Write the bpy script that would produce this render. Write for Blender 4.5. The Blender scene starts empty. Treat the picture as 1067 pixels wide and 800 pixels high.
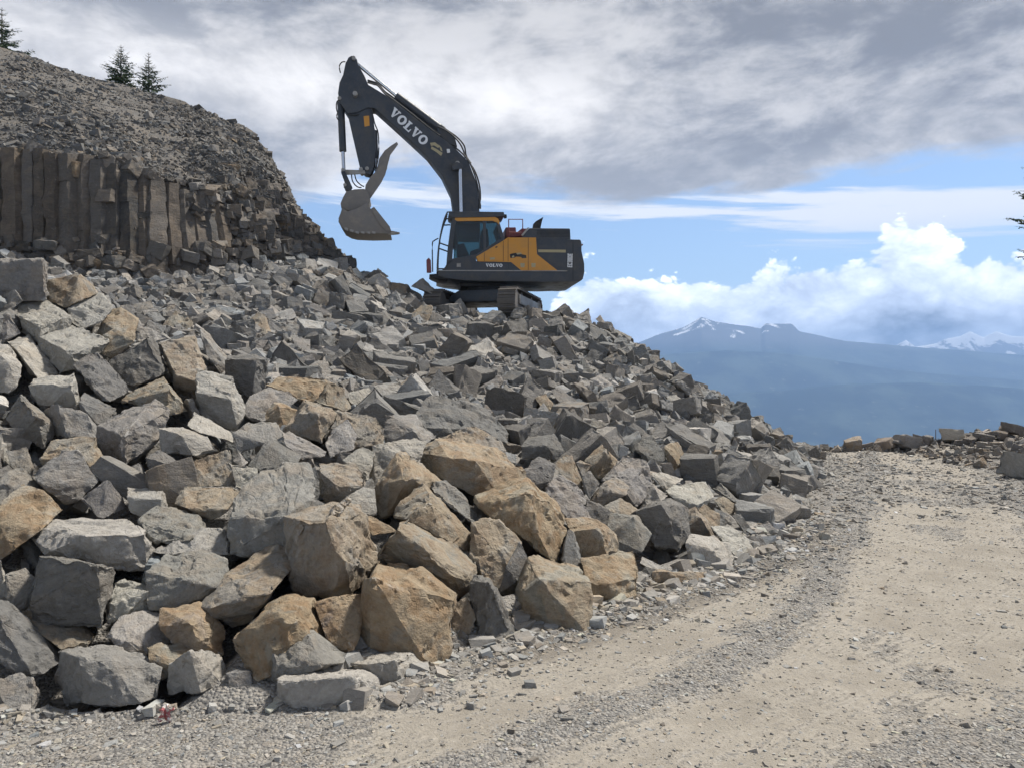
import bpy, bmesh, math, random
import numpy as np
from mathutils import Vector, Matrix, Quaternion
rad = math.radians
SC = bpy.context.scene
COL = SC.collection
random.seed(11)
RNG = np.random.default_rng(7)

# ---------------------------------------------------------------- camera, sky, sun, exposure
F = 801.0                      # focal length in pixels of the 1067 px wide photograph
H0 = 2.3                       # eye height above the haul road
cam = bpy.data.objects.new('camera', bpy.data.cameras.new('camera'))
COL.objects.link(cam)
cam.location = (0, 0, H0); cam.rotation_euler = (rad(90), 0, 0)
cam.data.sensor_width = 36.0; cam.data.lens = 36.0 * F / 1067.0
cam.data.clip_start = 0.05; cam.data.clip_end = 120000
SC.camera = cam

SUN_EL, SUN_AZ = 58.0, 58.0     # azimuth from +Y (view direction) towards +X
SUN_STRENGTH = 5.0
SKY_STRENGTH = 0.11
HAZE_DENSITY = 1.3e-4
HAZE_COLOR = (0.39, 0.585, 0.94, 1)
CLOUD_GAIN = 0.80

SC.view_settings.view_transform = 'Standard'
SC.view_settings.look = 'None'
SC.view_settings.exposure = 0.50
SC.view_settings.gamma = 1.0
SC.cycles.use_denoising = True
SC.cycles.max_bounces = 6
SC.cycles.volume_bounces = 1
SC.cycles.transparent_max_bounces = 8

def nnode(nt, typ, ins=None, **props):
    n = nt.nodes.new(typ)
    for k, v in props.items(): setattr(n, k, v)
    for k, v in (ins or {}).items():
        s = n.inputs[k]
        if isinstance(v, bpy.types.NodeSocket): nt.links.new(v, s)
        else: s.default_value = v
    return n
def nmath(nt, op, a, b=None, c=None, clamp=False):
    n = nt.nodes.new('ShaderNodeMath'); n.operation = op; n.use_clamp = clamp
    for i, v in enumerate((a, b, c)):
        if v is None: continue
        if isinstance(v, bpy.types.NodeSocket): nt.links.new(v, n.inputs[i])
        else: n.inputs[i].default_value = v
    return n.outputs[0]
def nmix(nt, fac, a, b, blend='MIX'):
    n = nt.nodes.new('ShaderNodeMix'); n.data_type = 'RGBA'; n.blend_type = blend
    for i, v in ((0, fac), (6, a), (7, b)):
        if isinstance(v, bpy.types.NodeSocket): nt.links.new(v, n.inputs[i])
        else: n.inputs[i].default_value = v if not isinstance(v, tuple) or len(v) == 4 else (*v, 1)
    return n.outputs[2]
def nramp(nt, fac, lo, hi, a=0.0, b=1.0, smooth=True):
    n = nt.nodes.new('ShaderNodeMapRange'); n.clamp = True
    n.interpolation_type = 'SMOOTHSTEP' if smooth else 'LINEAR'
    for i, v in enumerate((fac, lo, hi, a, b)):
        if isinstance(v, bpy.types.NodeSocket): nt.links.new(v, n.inputs[i])
        else: n.inputs[i].default_value = v
    return n.outputs[0]
def nnoise(nt, vec, scale, detail=5.0, rough=0.55, dist=0.0):
    n = nnode(nt, 'ShaderNodeTexNoise', {'Vector': vec, 'Scale': scale, 'Detail': detail, 'Roughness': rough, 'Distortion': dist})
    return n.outputs[0]
def ncomb(nt, x, y, z):
    n = nt.nodes.new('ShaderNodeCombineXYZ')
    for i, v in enumerate((x, y, z)):
        if isinstance(v, bpy.types.NodeSocket): nt.links.new(v, n.inputs[i])
        else: n.inputs[i].default_value = v
    return n.outputs[0]
def nsep(nt, v):
    n = nt.nodes.new('ShaderNodeSeparateXYZ'); nt.links.new(v, n.inputs[0]); return n.outputs

world = bpy.data.worlds.new('World'); SC.world = world; world.use_nodes = True
def build_world():
    nt = world.node_tree; nt.nodes.clear()
    out = nt.nodes.new('ShaderNodeOutputWorld')
    sky = nnode(nt, 'ShaderNodeTexSky', sky_type='NISHITA')
    sky.sun_disc = False; sky.sun_elevation = rad(SUN_EL); sky.sun_rotation = rad(SUN_AZ)
    sky.altitude = 600; sky.air_density = 1.0; sky.dust_density = 0.4; sky.ozone_density = 2.0
    bsky = nnode(nt, 'ShaderNodeBackground', {'Color': sky.outputs[0], 'Strength': SKY_STRENGTH})
    tc = nt.nodes.new('ShaderNodeTexCoord'); D = tc.outputs['Generated']
    x, y, z = nsep(nt, D)
    hor = nmath(nt, 'SQRT', nmath(nt, 'ADD', nmath(nt, 'MULTIPLY', x, x), nmath(nt, 'MULTIPLY', y, y)))
    el = nmath(nt, 'DIVIDE', z, nmath(nt, 'MAXIMUM', hor, 0.001))            # tangent of the elevation
    az = nmath(nt, 'ARCTAN2', x, y)
    zz = nmath(nt, 'ADD', nmath(nt, 'MAXIMUM', z, 0.0), 0.06)
    deckp = ncomb(nt, nmath(nt, 'DIVIDE', x, zz), nmath(nt, 'DIVIDE', y, zz), 0.0)     # flat cloud deck in plan
    sph = ncomb(nt, az, nmath(nt, 'MULTIPLY', el, 1.5), 0.3)                         # heaped clouds stand up from the horizon
    # --- upper broken deck
    n1 = nnoise(nt, deckp, 0.9, 7, 0.55, 0.3)
    n2 = nnoise(nt, ncomb(nt, az, nmath(nt, 'MULTIPLY', el, 2.6), 3.7), 2.6, 6, 0.55, 0.2)
    edge = nmath(nt, 'ADD', el, nmath(nt, 'MULTIPLY', nmath(nt, 'SUBTRACT', n2, 0.5), 0.34))
    edge = nmath(nt, 'ADD', edge, nmath(nt, 'MULTIPLY', nmath(nt, 'MAXIMUM', az, 0.0), 0.055))
    edge = nmath(nt, 'ADD', edge, nramp(nt, az, -0.14, -0.36, 0.0, 0.10))
    edge = nmath(nt, 'ADD', edge, nmath(nt, 'MULTIPLY', nmath(nt, 'SUBTRACT', n1, 0.5), 0.06))
    deck = nramp(nt, edge, 0.262, 0.305)
    # --- thin streaks in the blue band
    sp = ncomb(nt, nmath(nt, 'MULTIPLY', az, 2.6), nmath(nt, 'MULTIPLY', nmath(nt, 'ADD', el, nmath(nt, 'MULTIPLY', az, 0.06)), 34.0), 5.1)
    s1 = nnoise(nt, sp, 1.0, 6, 0.6, 0.35)
    # a main streak band near el 0.25 and a second on the road side
    b1 = nmath(nt, 'SUBTRACT', nmath(nt, 'ADD', el, nmath(nt, 'MULTIPLY', az, 0.085)), 0.238)
    b1 = nmath(nt, 'SUBTRACT', 1.0, nmath(nt, 'ABSOLUTE', nmath(nt, 'DIVIDE', b1, 0.034)))
    b1 = nmath(nt, 'MAXIMUM', b1, 0.0)
    streak = nramp(nt, nmath(nt, 'ADD', s1, nmath(nt, 'MULTIPLY', b1, 0.26)), 0.57, 0.71)
    streak = nmath(nt, 'MULTIPLY', streak, nramp(nt, el, 0.13, 0.20))
    # --- heaped cumulus near the horizon, road side
    c1 = nnoise(nt, sph, 7.5, 8, 0.56, 0.15)
    wob = nnode(nt, 'ShaderNodeTexNoise', {'Vector': sph, 'Scale': 9.0, 'Detail': 4.0}).outputs[1]
    bil = nnode(nt, 'ShaderNodeTexVoronoi', {'Vector': nmix(nt, .06, sph, wob), 'Scale': 13.6, 'Detail': 3.0, 'Roughness': .55, 'Lacunarity': 2.3}, feature='F1').outputs['Distance']
    bil = nmath(nt, 'SUBTRACT', 0.80, bil)
    c0 = nnoise(nt, ncomb(nt, az, 0.0, 9.2), 5.0, 2, 0.5)
    top = nmath(nt, 'ADD', 0.158, nmath(nt, 'MULTIPLY', nmath(nt, 'SUBTRACT', c0, 0.5), 0.08))
    bump = nmath(nt, 'SUBTRACT', az, 0.475)
    bump = nmath(nt, 'MULTIPLY', nmath(nt, 'POWER', 2.718, nmath(nt, 'MULTIPLY', nmath(nt, 'MULTIPLY', bump, bump), -300.0)), 0.034)
    top = nmath(nt, 'ADD', top, bump)
    top = nmath(nt, 'ADD', top, nmath(nt, 'MULTIPLY', nramp(nt, az, -0.02, 0.10, 1.0, 0.0), -0.15))
    cum = nmath(nt, 'SUBTRACT', nmath(nt, 'ADD', top, nmath(nt, 'ADD', nmath(nt, 'MULTIPLY', nmath(nt, 'SUBTRACT', c1, 0.5), 0.075), nmath(nt, 'MULTIPLY', bil, 0.05))), el)
    cumm = nramp(nt, cum, 0.0, 0.009)
    # --- brightness
    l1 = nnoise(nt, deckp, 0.55, 6, 0.5, 0.4)
    l2 = nnoise(nt, ncomb(nt, az, nmath(nt, 'MULTIPLY', el, 2.0), 1.3), 4.2, 9, 0.60, 0.35)
    l3 = nnoise(nt, ncomb(nt, az, nmath(nt, 'MULTIPLY', el, 1.6), 7.3), 11.0, 9, 0.62, 0.3)
    band = nmath(nt, 'SUBTRACT', nmath(nt, 'ADD', el, nmath(nt, 'MULTIPLY', nmath(nt, 'SUBTRACT', l1, 0.5), 0.10)), 0.375)
    band = nmath(nt, 'POWER', 2.718, nmath(nt, 'MULTIPLY', nmath(nt, 'MULTIPLY', band, band), -420.0))
    band = nmath(nt, 'MULTIPLY', band, nramp(nt, az, 0.30, -0.02))
    low = nramp(nt, edge, 0.275, 0.40, 1.0, 0.0)                        # the lit hem of the deck
    lum = nmath(nt, 'ADD', nramp(nt, nmath(nt, 'ADD', l2, nmath(nt, 'MULTIPLY', nmath(nt, 'SUBTRACT', l3, .5), .5)), 0.34, 0.66, 0.24, 0.68), nmath(nt, 'MULTIPLY', band, 0.34))
    lum = nmath(nt, 'ADD', lum, nmath(nt, 'MULTIPLY', low, 0.16))
    # deck dimmed out of view, overhead and behind, to make the light more directional
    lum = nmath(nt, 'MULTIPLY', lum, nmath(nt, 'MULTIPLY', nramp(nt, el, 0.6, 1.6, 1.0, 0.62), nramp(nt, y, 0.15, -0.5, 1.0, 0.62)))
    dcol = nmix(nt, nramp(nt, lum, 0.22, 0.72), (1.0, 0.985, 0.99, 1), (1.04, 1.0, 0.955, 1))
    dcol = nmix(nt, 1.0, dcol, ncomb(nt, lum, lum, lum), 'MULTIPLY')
    cl = nmath(nt, 'ADD', nramp(nt, cum, 0.0, 0.12, 0.72, 0.50), nmath(nt, 'MULTIPLY', nmath(nt, 'ADD', nmath(nt, 'MULTIPLY', bil, 0.55), nmath(nt, 'SUBTRACT', nnoise(nt, sph, 12.0, 9, 0.62, 0.3), 0.5)), 0.85))
    ccol = nmix(nt, 1.0, nmix(nt, nramp(nt, cl, 0.35, 0.9), (0.86, 0.95, 1.12, 1), (1, 1, 1, 1)), ncomb(nt, cl, cl, cl), 'MULTIPLY')
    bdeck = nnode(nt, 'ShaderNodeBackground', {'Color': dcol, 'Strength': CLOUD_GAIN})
    bcum = nnode(nt, 'ShaderNodeBackground', {'Color': ccol, 'Strength': CLOUD_GAIN * 2.6})
    bstr = nnode(nt, 'ShaderNodeBackground', {'Color': (0.86, 0.88, 0.91, 1), 'Strength': CLOUD_GAIN * 1.1})
    def mix(f, a, b):
        n = nt.nodes.new('ShaderNodeMixShader'); nt.links.new(f, n.inputs[0]); nt.links.new(a, n.inputs[1]); nt.links.new(b, n.inputs[2]); return n.outputs[0]
    s = mix(streak, bsky.outputs[0], bstr.outputs[0])
    s = mix(cumm, s, bcum.outputs[0])
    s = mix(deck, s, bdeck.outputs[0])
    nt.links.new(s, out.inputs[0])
build_world()

sl = bpy.data.lights.new('sun', 'SUN'); sl.energy = SUN_STRENGTH; sl.angle = rad(6); sl.color = (1.0, 0.955, 0.89)
sun = bpy.data.objects.new('sun', sl); COL.objects.link(sun)
sd = Vector((math.cos(rad(SUN_EL)) * math.sin(rad(SUN_AZ)), math.cos(rad(SUN_EL)) * math.cos(rad(SUN_AZ)), math.sin(rad(SUN_EL))))
sun.rotation_euler = sd.to_track_quat('Z', 'Y').to_euler(); sun.location = (10, 20, 60)

# ---------------------------------------------------------------- general helpers
def at(px, py, d):
    """a point d metres ahead of the eye, seen at a given place in the photograph"""
    return ((px - 533.5) / F * d, d, H0 - (py - 400.0) / F * d)
def tag(o, label=None, cat=None, group=None, kind=None):
    if label: o['label'] = label
    if cat: o['category'] = cat
    if group: o['group'] = group
    if kind: o['kind'] = kind
    return o
def empty(name, loc=(0, 0, 0), rz=0.0):
    o = bpy.data.objects.new(name, None); COL.objects.link(o); o.location = loc; o.rotation_euler.z = rz
    o.empty_display_size = 0.2
    return o
def link_mesh(name, me, mat=None, parent=None):
    o = bpy.data.objects.new(name, me); COL.objects.link(o)
    if mat: me.materials.append(mat)
    if parent: o.parent = parent
    return o
def np_mesh(name, V, T, smooth=False):
    """mesh from numpy: V (n,3), T (m,k) all faces with k corners"""
    me = bpy.data.meshes.new(name); V = np.asarray(V, np.float32); T = np.asarray(T, np.int32)
    k = T.shape[1]
    me.vertices.add(len(V)); me.vertices.foreach_set('co', V.ravel())
    me.loops.add(T.size); me.loops.foreach_set('vertex_index', T.ravel())
    me.polygons.add(len(T)); me.polygons.foreach_set('loop_start', np.arange(0, T.size, k, dtype=np.int32))
    me.polygons.foreach_set('use_smooth', np.full(len(T), smooth, bool))
    me.update(calc_edges=True); me.validate()
    return me
def color_attr(me, rgba, name='tint'):
    a = me.attributes.new(name, 'FLOAT_COLOR', 'POINT'); a.data.foreach_set('color', np.asarray(rgba, np.float32).ravel())
def _hash(ix, iy, iz, seed):
    h = (ix.astype(np.uint32) * np.uint32(374761393)) ^ (iy.astype(np.uint32) * np.uint32(668265263)) ^ (iz.astype(np.uint32) * np.uint32(2246822519)) ^ np.uint32((seed * 3266489917) & 0xffffffff)
    h = (h ^ (h >> np.uint32(15))) * np.uint32(2246822519); h = (h ^ (h >> np.uint32(13))) * np.uint32(3266489917); h = h ^ (h >> np.uint32(16))
    return h.astype(np.float64) / 4294967295.0
def vnoise(P, seed=0):
    P = np.asarray(P, float); i = np.floor(P).astype(np.int64); f = P - i; u = f * f * (3 - 2 * f); r = 0.0
    for dx in (0, 1):
        for dy in (0, 1):
            for dz in (0, 1):
                w = (u[:, 0] if dx else 1 - u[:, 0]) * (u[:, 1] if dy else 1 - u[:, 1]) * (u[:, 2] if dz else 1 - u[:, 2])
                r = r + w * _hash(i[:, 0] + dx, i[:, 1] + dy, i[:, 2] + dz, seed)
    return r * 2 - 1
def fbm(P, octv=4, seed=0, gain=0.5):
    P = np.asarray(P, float); r = 0.0; a = 1.0; s = 0.0
    for k in range(octv): r = r + a * vnoise(P * (2.03 ** k), seed + 17 * k); s += a; a *= gain
    return r / s
def P3(x, y, z=0.0):
    return np.stack([np.ravel(x), np.ravel(y), np.ravel(np.broadcast_to(z, np.shape(x)))], 1)
def sstep(a, b, x): t = np.clip((np.asarray(x, float) - a) / (b - a), 0, 1); return t * t * (3 - 2 * t)

# ---------------------------------------------------------------- materials
def new_mat(name):
    m = bpy.data.materials.new(name); m.use_nodes = True; nt = m.node_tree
    b = nt.nodes['Principled BSDF']; return m, nt, b
def rock_mat(name, source, scale=1.0, bump=0.5):
    m, nt, b = new_mat(name)
    tc = nt.nodes.new('ShaderNodeTexCoord'); oc = tc.outputs['Object']
    if source == 'object':
        oi = nt.nodes.new('ShaderNodeObjectInfo'); col, alpha = oi.outputs['Color'], oi.outputs['Alpha']
        off = nt.nodes.new('ShaderNodeVectorMath'); off.operation = 'ADD'; nt.links.new(oc, off.inputs[0])
        nt.links.new(ncomb(nt, nmath(nt, 'MULTIPLY', oi.outputs['Random'], 31.0), nmath(nt, 'MULTIPLY', oi.outputs['Random'], 17.0), 0.0), off.inputs[1]); oc = off.outputs[0]
    else:
        at_ = nnode(nt, 'ShaderNodeAttribute', attribute_name='tint'); col, alpha = at_.outputs['Color'], at_.outputs['Alpha']
    if source == 'object':
        vr = nnode(nt, 'ShaderNodeVectorRotate', {'Vector': oc, 'Axis': (.6, .64, .48), 'Angle': nmath(nt, 'MULTIPLY', oi.outputs['Random'], 37.0)}, rotation_type='AXIS_ANGLE'); lay = vr.outputs[0]
    else: lay = oc
    mp = nnode(nt, 'ShaderNodeMapping', {'Vector': lay, 'Rotation': (0.5, 0.35, 0.7), 'Scale': (1.0, 1.5, 4.2)})
    big = nnoise(nt, oc, 2.2 * scale, 4, 0.6)
    fine = nnoise(nt, oc, 26 * scale, 6, 0.7)
    strata = nnoise(nt, mp.outputs[0], 4.5 * scale, 7, 0.65, 0.6)
    val = nmath(nt, 'ADD', nmath(nt, 'MULTIPLY', big, 0.55), nmath(nt, 'ADD', nmath(nt, 'MULTIPLY', fine, 0.65), nmath(nt, 'MULTIPLY', strata, 0.75)))
    val = nramp(nt, val, 0.62, 1.32, 0.62, 1.40, False)
    c = nmix(nt, 1.0, col, ncomb(nt, val, val, val), 'MULTIPLY')
    # iron staining: patches of ochre and rust
    sn = nnoise(nt, oc, 2.8 * scale, 5, 0.62, 0.8)
    side = nnode(nt, 'ShaderNodeVectorMath', {0: tc.outputs['Normal'], 1: (.62, -.55, .35)}, operation='DOT_PRODUCT').outputs['Value']
    sn = nmath(nt, 'ADD', sn, nmath(nt, 'MULTIPLY', side, 0.13))
    sm = nramp(nt, nmath(nt, 'ADD', sn, nmath(nt, 'MULTIPLY', alpha, 0.23)), 0.59, 0.74)
    hue = nnoise(nt, oc, 6.0 * scale, 4, 0.6)
    ochre = nmix(nt, nramp(nt, hue, 0.42, 0.62), (0.285, 0.222, 0.145, 1), (0.25, 0.168, 0.094, 1))
    ochre = nmix(nt, 1.0, ochre, ncomb(nt, val, val, val), 'MULTIPLY')
    c = nmix(nt, nmath(nt, 'MULTIPLY', sm, nramp(nt, alpha, 0.05, 0.9, 0.12, 0.85)), c, ochre)
    # pale mineral crust and dark lichen blotches
    ln = nnoise(nt, oc, 9.0 * scale, 6, 0.7)
    c = nmix(nt, nmath(nt, 'MULTIPLY', nramp(nt, ln, 0.60, 0.72), 0.35), c, (0.36, 0.35, 0.32, 1))
    c = nmix(nt, nmath(nt, 'MULTIPLY', nramp(nt, ln, 0.38, 0.28), 0.4), c, (0.075, 0.075, 0.07, 1))
    if source == 'object':
        pn = nt.nodes.new('ShaderNodeNewGeometry').outputs['Pointiness']
        wear = nmath(nt, 'MULTIPLY', nramp(nt, nmath(nt, 'ADD', pn, nmath(nt, 'MULTIPLY', nmath(nt, 'SUBTRACT', fine, .5), .10)), .525, .60), .55)
        c = nmix(nt, wear, c, (0.42, 0.40, 0.36, 1))
    nt.links.new(c, b.inputs['Base Color']); b.inputs['Roughness'].default_value = 0.92
    b.inputs['Specular IOR Level'].default_value = 0.25
    vor = nnode(nt, 'ShaderNodeTexVoronoi', {'Vector': nmix(nt, .12, oc, nnode(nt, 'ShaderNodeTexNoise', {'Vector': oc, 'Scale': 5.0 * scale}).outputs[1]), 'Scale': 5.0 * scale}, feature='DISTANCE_TO_EDGE')
    crack = nramp(nt, vor.outputs['Distance'], 0.0, 0.035, -0.35, 0.0)
    h = nmath(nt, 'ADD', nmath(nt, 'MULTIPLY', strata, 0.7), nmath(nt, 'MULTIPLY', fine, 0.8))
    h = nmath(nt, 'ADD', h, nmath(nt, 'MULTIPLY', nmath(nt, 'MULTIPLY', crack, 0.5), nramp(nt, big, .53, .62)))
    bp = nnode(nt, 'ShaderNodeBump', {'Height': h, 'Strength': bump, 'Distance': 0.06})
    nt.links.new(bp.outputs[0], b.inputs['Normal'])
    return m
def paint(name, col, rough=0.45, metal=0.0, dirt=0.35, dirtcol=(0.20, 0.185, 0.16), scale=2.0, spec=0.5):
    m, nt, b = new_mat(name)
    oc = nt.nodes.new('ShaderNodeTexCoord').outputs['Object']
    n = nnoise(nt, oc, scale, 6, 0.68, 0.4); n2 = nnoise(nt, oc, scale * 9, 4, 0.7)
    f = nramp(nt, nmath(nt, 'ADD', n, nmath(nt, 'MULTIPLY', nmath(nt, 'SUBTRACT', n2, 0.5), 0.35)), 0.42, 0.75, 0.0, dirt)
    nt.links.new(nmix(nt, f, (*col, 1), (*dirtcol, 1)), b.inputs['Base Color'])
    nt.links.new(nramp(nt, f, 0.0, 0.5, rough, 0.9), b.inputs['Roughness'])
    b.inputs['Metallic'].default_value = metal; b.inputs['Specular IOR Level'].default_value = spec
    return m
M = {}
M['rock'] = rock_mat('basalt_block', 'object', 1.0, 0.75)
M['rubble'] = rock_mat('basalt_rubble', 'attr', 1.0, 0.7)
# ---------------------------------------------------------------- the rubble pile as a height field
def dmap(d):
    t = min(max((d - 10.0) / 18.0, 0), 1); t = t * t * (3 - 2 * t)
    return d * (1.394 - (1.394 - 1.03) * t)
CP = []
for px, py in ((-120, 760), (0, 745), (180, 742), (345, 740), (430, 700), (540, 665), (660, 625), (735, 603), (790, 580), (835, 540), (850, 500), (858, 478)):
    d = F * H0 / (py - 400.0); CP.append(at(px, py, d))
for px, py, d in ((0, 600, 4.8), (150, 600, 4.8), (300, 600, 4.7), (420, 600, 5.0), (540, 600, 5.6), (0, 480, 6.2), (150, 480, 6.2), (300, 500, 6.0), (420, 500, 6.5),
        (540, 500, 7.2), (650, 520, 7.8), (740, 540, 8.2), (0, 380, 7.6), (100, 380, 7.8), (200, 400, 8.2), (270, 400, 9), (350, 430, 9), (450, 430, 9.5), (540, 430, 11),
        (620, 450, 11), (700, 470, 11.5), (780, 490, 12.5), (0, 285, 8.8), (80, 300, 8.8), (150, 345, 9), (-150, 270, 8.6), (-150, 480, 6),
        (230, 350, 13), (330, 370, 14), (440, 370, 15), (560, 390, 15), (660, 420, 15.5), (740, 440, 16), (810, 470, 17), (200, 300, 18.5), (300, 300, 20),
        (350, 320, 20), (420, 330, 22), (500, 340, 22), (580, 350, 21), (660, 380, 20), (740, 410, 19.5), (400, 303, 26), (450, 322, 27), (500, 335, 27.5), (545, 337, 28),
        (600, 333, 27), (640, 355, 25), (690, 386, 23), (740, 417, 21), (790, 447, 20), (830, 467, 19.5), (30, 268, 18), (120, 288, 18.5), (240, 275, 22), (350, 281, 27)):
    CP.append(at(px, py, dmap(d)))
CP += [(-3, 30.5, 4.65), (0, 30.5, 4.65), (2.0, 30.5, 4.4), (-3, 36, 4.6), (2, 36, 3.9), (6.5, 32, 1.4), (9, 31, -0.6), (12, 34, -3), (-8, 38, 5.6), (-14, 30, 5.6), (-20, 26, 5.4), (-22, 18, 5),
       (-9.5, 15.5, 3.3), (-7.0, 16.5, 3.0), (-12, 12, 4.0), (-9, 7, 2.4), (-7.5, 4.6, 0.6), (-5, 4.6, 0.0), (-5.5, 2.5, 0), (-9, 2.5, 0.6),
       (-3.3, 3.5, 0), (-1, 3, 0), (1, 4, 0), (2, 6, 0), (4, 8, 0), (6.5, 12, 0), (8.5, 18, 0), (11, 23, 0), (7, 9, 0), (11, 15, 0), (14, 23, 0), (4, 4, 0), (12, 29, -0.6)]
CP = np.array(CP)
def _tps(r): return np.where(r > 1e-9, r * r * np.log(np.maximum(r, 1e-9)), 0)
_n = len(CP); _K = _tps(np.hypot(CP[:, None, 0] - CP[None, :, 0], CP[:, None, 1] - CP[None, :, 1])) + np.eye(_n) * 0.35
_A = np.zeros((_n + 3, _n + 3)); _A[:_n, :_n] = _K; _A[:_n, _n] = 1; _A[:_n, _n + 1:] = CP[:, :2]; _A[_n:, :_n] = _A[:_n, _n:].T
_w = np.linalg.solve(_A, np.concatenate([CP[:, 2], np.zeros(3)]))
# foot of the pile and the far rim of the road, as functions of y
FOOT = np.array([(p[0], p[1]) for p in CP[:12]])
def pile_z(x, y):
    x = np.asarray(x, float); y = np.asarray(y, float)
    sh = x.shape; x = x.ravel(); y = y.ravel(); out = np.empty(len(x))
    for s in range(0, len(x), 40000):
        xs, ys = x[s:s + 40000], y[s:s + 40000]
        out[s:s + 40000] = _tps(np.hypot(xs[:, None] - CP[None, :, 0], ys[:, None] - CP[None, :, 1])) @ _w[:_n] + _w[_n] + _w[_n + 1] * xs + _w[_n + 2] * ys
    return out.reshape(sh)
def foot_x(y): return np.interp(y, FOOT[:, 1][np.argsort(FOOT[:, 1])], FOOT[:, 0][np.argsort(FOOT[:, 1])])
def road_drop(x, y):
    t = np.maximum(np.asarray(y, float) - 26.2 - 0.05 * np.asarray(x, float), 0); return -0.28 * t - 0.004 * t * t
def right_bank(x, y):
    # rubble bank beyond the road: rises towards +X
    x = np.asarray(x, float); y = np.asarray(y, float)
    e = 12.9 + 0.1 * (y - 24); a = np.clip((x - e) / 3.5, 0, 1); return .62 * a * sstep(15.5, 21, y) * (1 - sstep(33, 44, y))
def surf(x, y):
    """the ground everything stands on"""
    x = np.asarray(x, float); y = np.asarray(y, float)
    p = pile_z(x, y); side = x - foot_x(y)
    p = np.where((y < 27) & (side > 0), np.minimum(p, 0), p)
    base = road_drop(x, y)
    w = sstep(0.0, -0.5, side) * (y < 27) + (y >= 27) * sstep(7.5, 5.0, x)
    z = np.maximum(base, np.where(w > 0, p * np.clip(w, 0, 1) + base * (1 - np.clip(w, 0, 1)), base))
    z = np.where(y < 4.0, np.maximum(np.minimum(z, 0.9), 0), z)
    z = z + right_bank(x, y)
    far = np.maximum(np.hypot(x, y - 15) - 34, 0)
    return z - 0.55 * far * sstep(0, 10, far) * (y > -5)
def hit(px, py):
    """distance ahead at which the line of sight through a photo point meets the pile"""
    d = np.arange(4.0, 34.0, 0.04)
    X = (px - 533.5) / F * d; Z = H0 - (py - 400.0) / F * d; g = surf(X, d) - Z
    k = np.nonzero(g >= 0)[0]
    return float(d[k[0]]) if len(k) else float(d[np.argmax(g)])

# dense height lookup for the ground sheet
xs = np.concatenate([np.arange(-60, -9, 1.5), np.arange(-9, -3.5, .2), np.arange(-3.5, 9, .055), np.arange(9, 18, .12), np.arange(18, 70, 1.5)])
ys = np.concatenate([np.arange(-25, 2, 1.0), np.arange(2, 4.6, .1), np.arange(4.6, 13, .055), np.arange(13, 30, .13), np.arange(30, 110, 1.6)])
def rut_x(y):
    return np.interp(y, (2, 4.6, 5.75, 7.66, 11.5, 18.4, 26.5, 40), (-1.6, -.30, 1.2, 2.85, 4.98, 8.4, 12.3, 19))
GX, GY = np.meshgrid(xs, ys)
GZ = surf(GX, GY)
_side = GX - foot_x(GY); _on = np.clip(sstep(-0.1, 0.5, _side), 0, 1)
_s = GX - rut_x(GY)
# road relief: two shallow wheel tracks, a stony ridge between them, small lumps
nz = fbm(P3(GX * 1.3, GY * 1.3), 3, 3).reshape(GX.shape); nf = fbm(P3(GX * 7, GY * 7), 3, 5).reshape(GX.shape)
n0 = fbm(P3(GX * .35, GY * .35), 2, 9).reshape(GX.shape)
relief = 0.035 * nz + 0.012 * nf + 0.05 * n0
relief += 0.035 * np.exp(-(_s / .42) ** 2) - 0.03 * np.exp(-((_s - 1.5) / .8) ** 2) - 0.022 * np.exp(-((_s + 1.15) / .55) ** 2)
relief += 0.07 * np.exp(-((_side - .15) / .35) ** 2) * (1 + nz)
_sh = sstep(7.4, 6.2, GY) * .45
GZ = GZ - .42 * sstep(-.5, -1.3, _side + _sh) * sstep(16, 11, GY)
GZ = GZ + relief * np.where(GY < 27, .25 + .75 * _on, .4)
# how stony each place is: 1 loose grey gravel, 0 fine tan dust
w1 = fbm(P3(GX * .9, GY * .9), 4, 21).reshape(GX.shape); w2 = fbm(P3(GX * 3.1, GY * 3.1), 3, 23).reshape(GX.shape)
ss = _s + .25 * w1 + .10 * w2
stony = np.exp(-(ss / .33) ** 2) * .9 + sstep(.95, .25, _side + .35 * w1) + .85 * np.exp(-((ss - 3.6) / .8) ** 2)
stony += sstep(5.9, 5.0, GY + .4 * w1) * sstep(3.6, 1.4, GX - .3 * w2) * .2
stony += .45 * sstep(11.5, 16, GY) * (.55 + w1)
stony += sstep(-.6, -1.7, GX + .4 * w1) * sstep(6.4, 5.0, GY) + .15
stony += .45 * sstep(.05, .5, w1) + .25 * w2
stony = np.clip(stony, 0, 1)
def lookup(A, x, y):
    i = np.clip(np.searchsorted(xs, x) - 1, 0, len(xs) - 2); j = np.clip(np.searchsorted(ys, y) - 1, 0, len(ys) - 2)
    fx = np.clip((x - xs[i]) / (xs[i + 1] - xs[i]), 0, 1); fy = np.clip((y - ys[j]) / (ys[j + 1] - ys[j]), 0, 1)
    return (A[j, i] * (1 - fx) + A[j, i + 1] * fx) * (1 - fy) + (A[j + 1, i] * (1 - fx) + A[j + 1, i + 1] * fx) * fy

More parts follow.
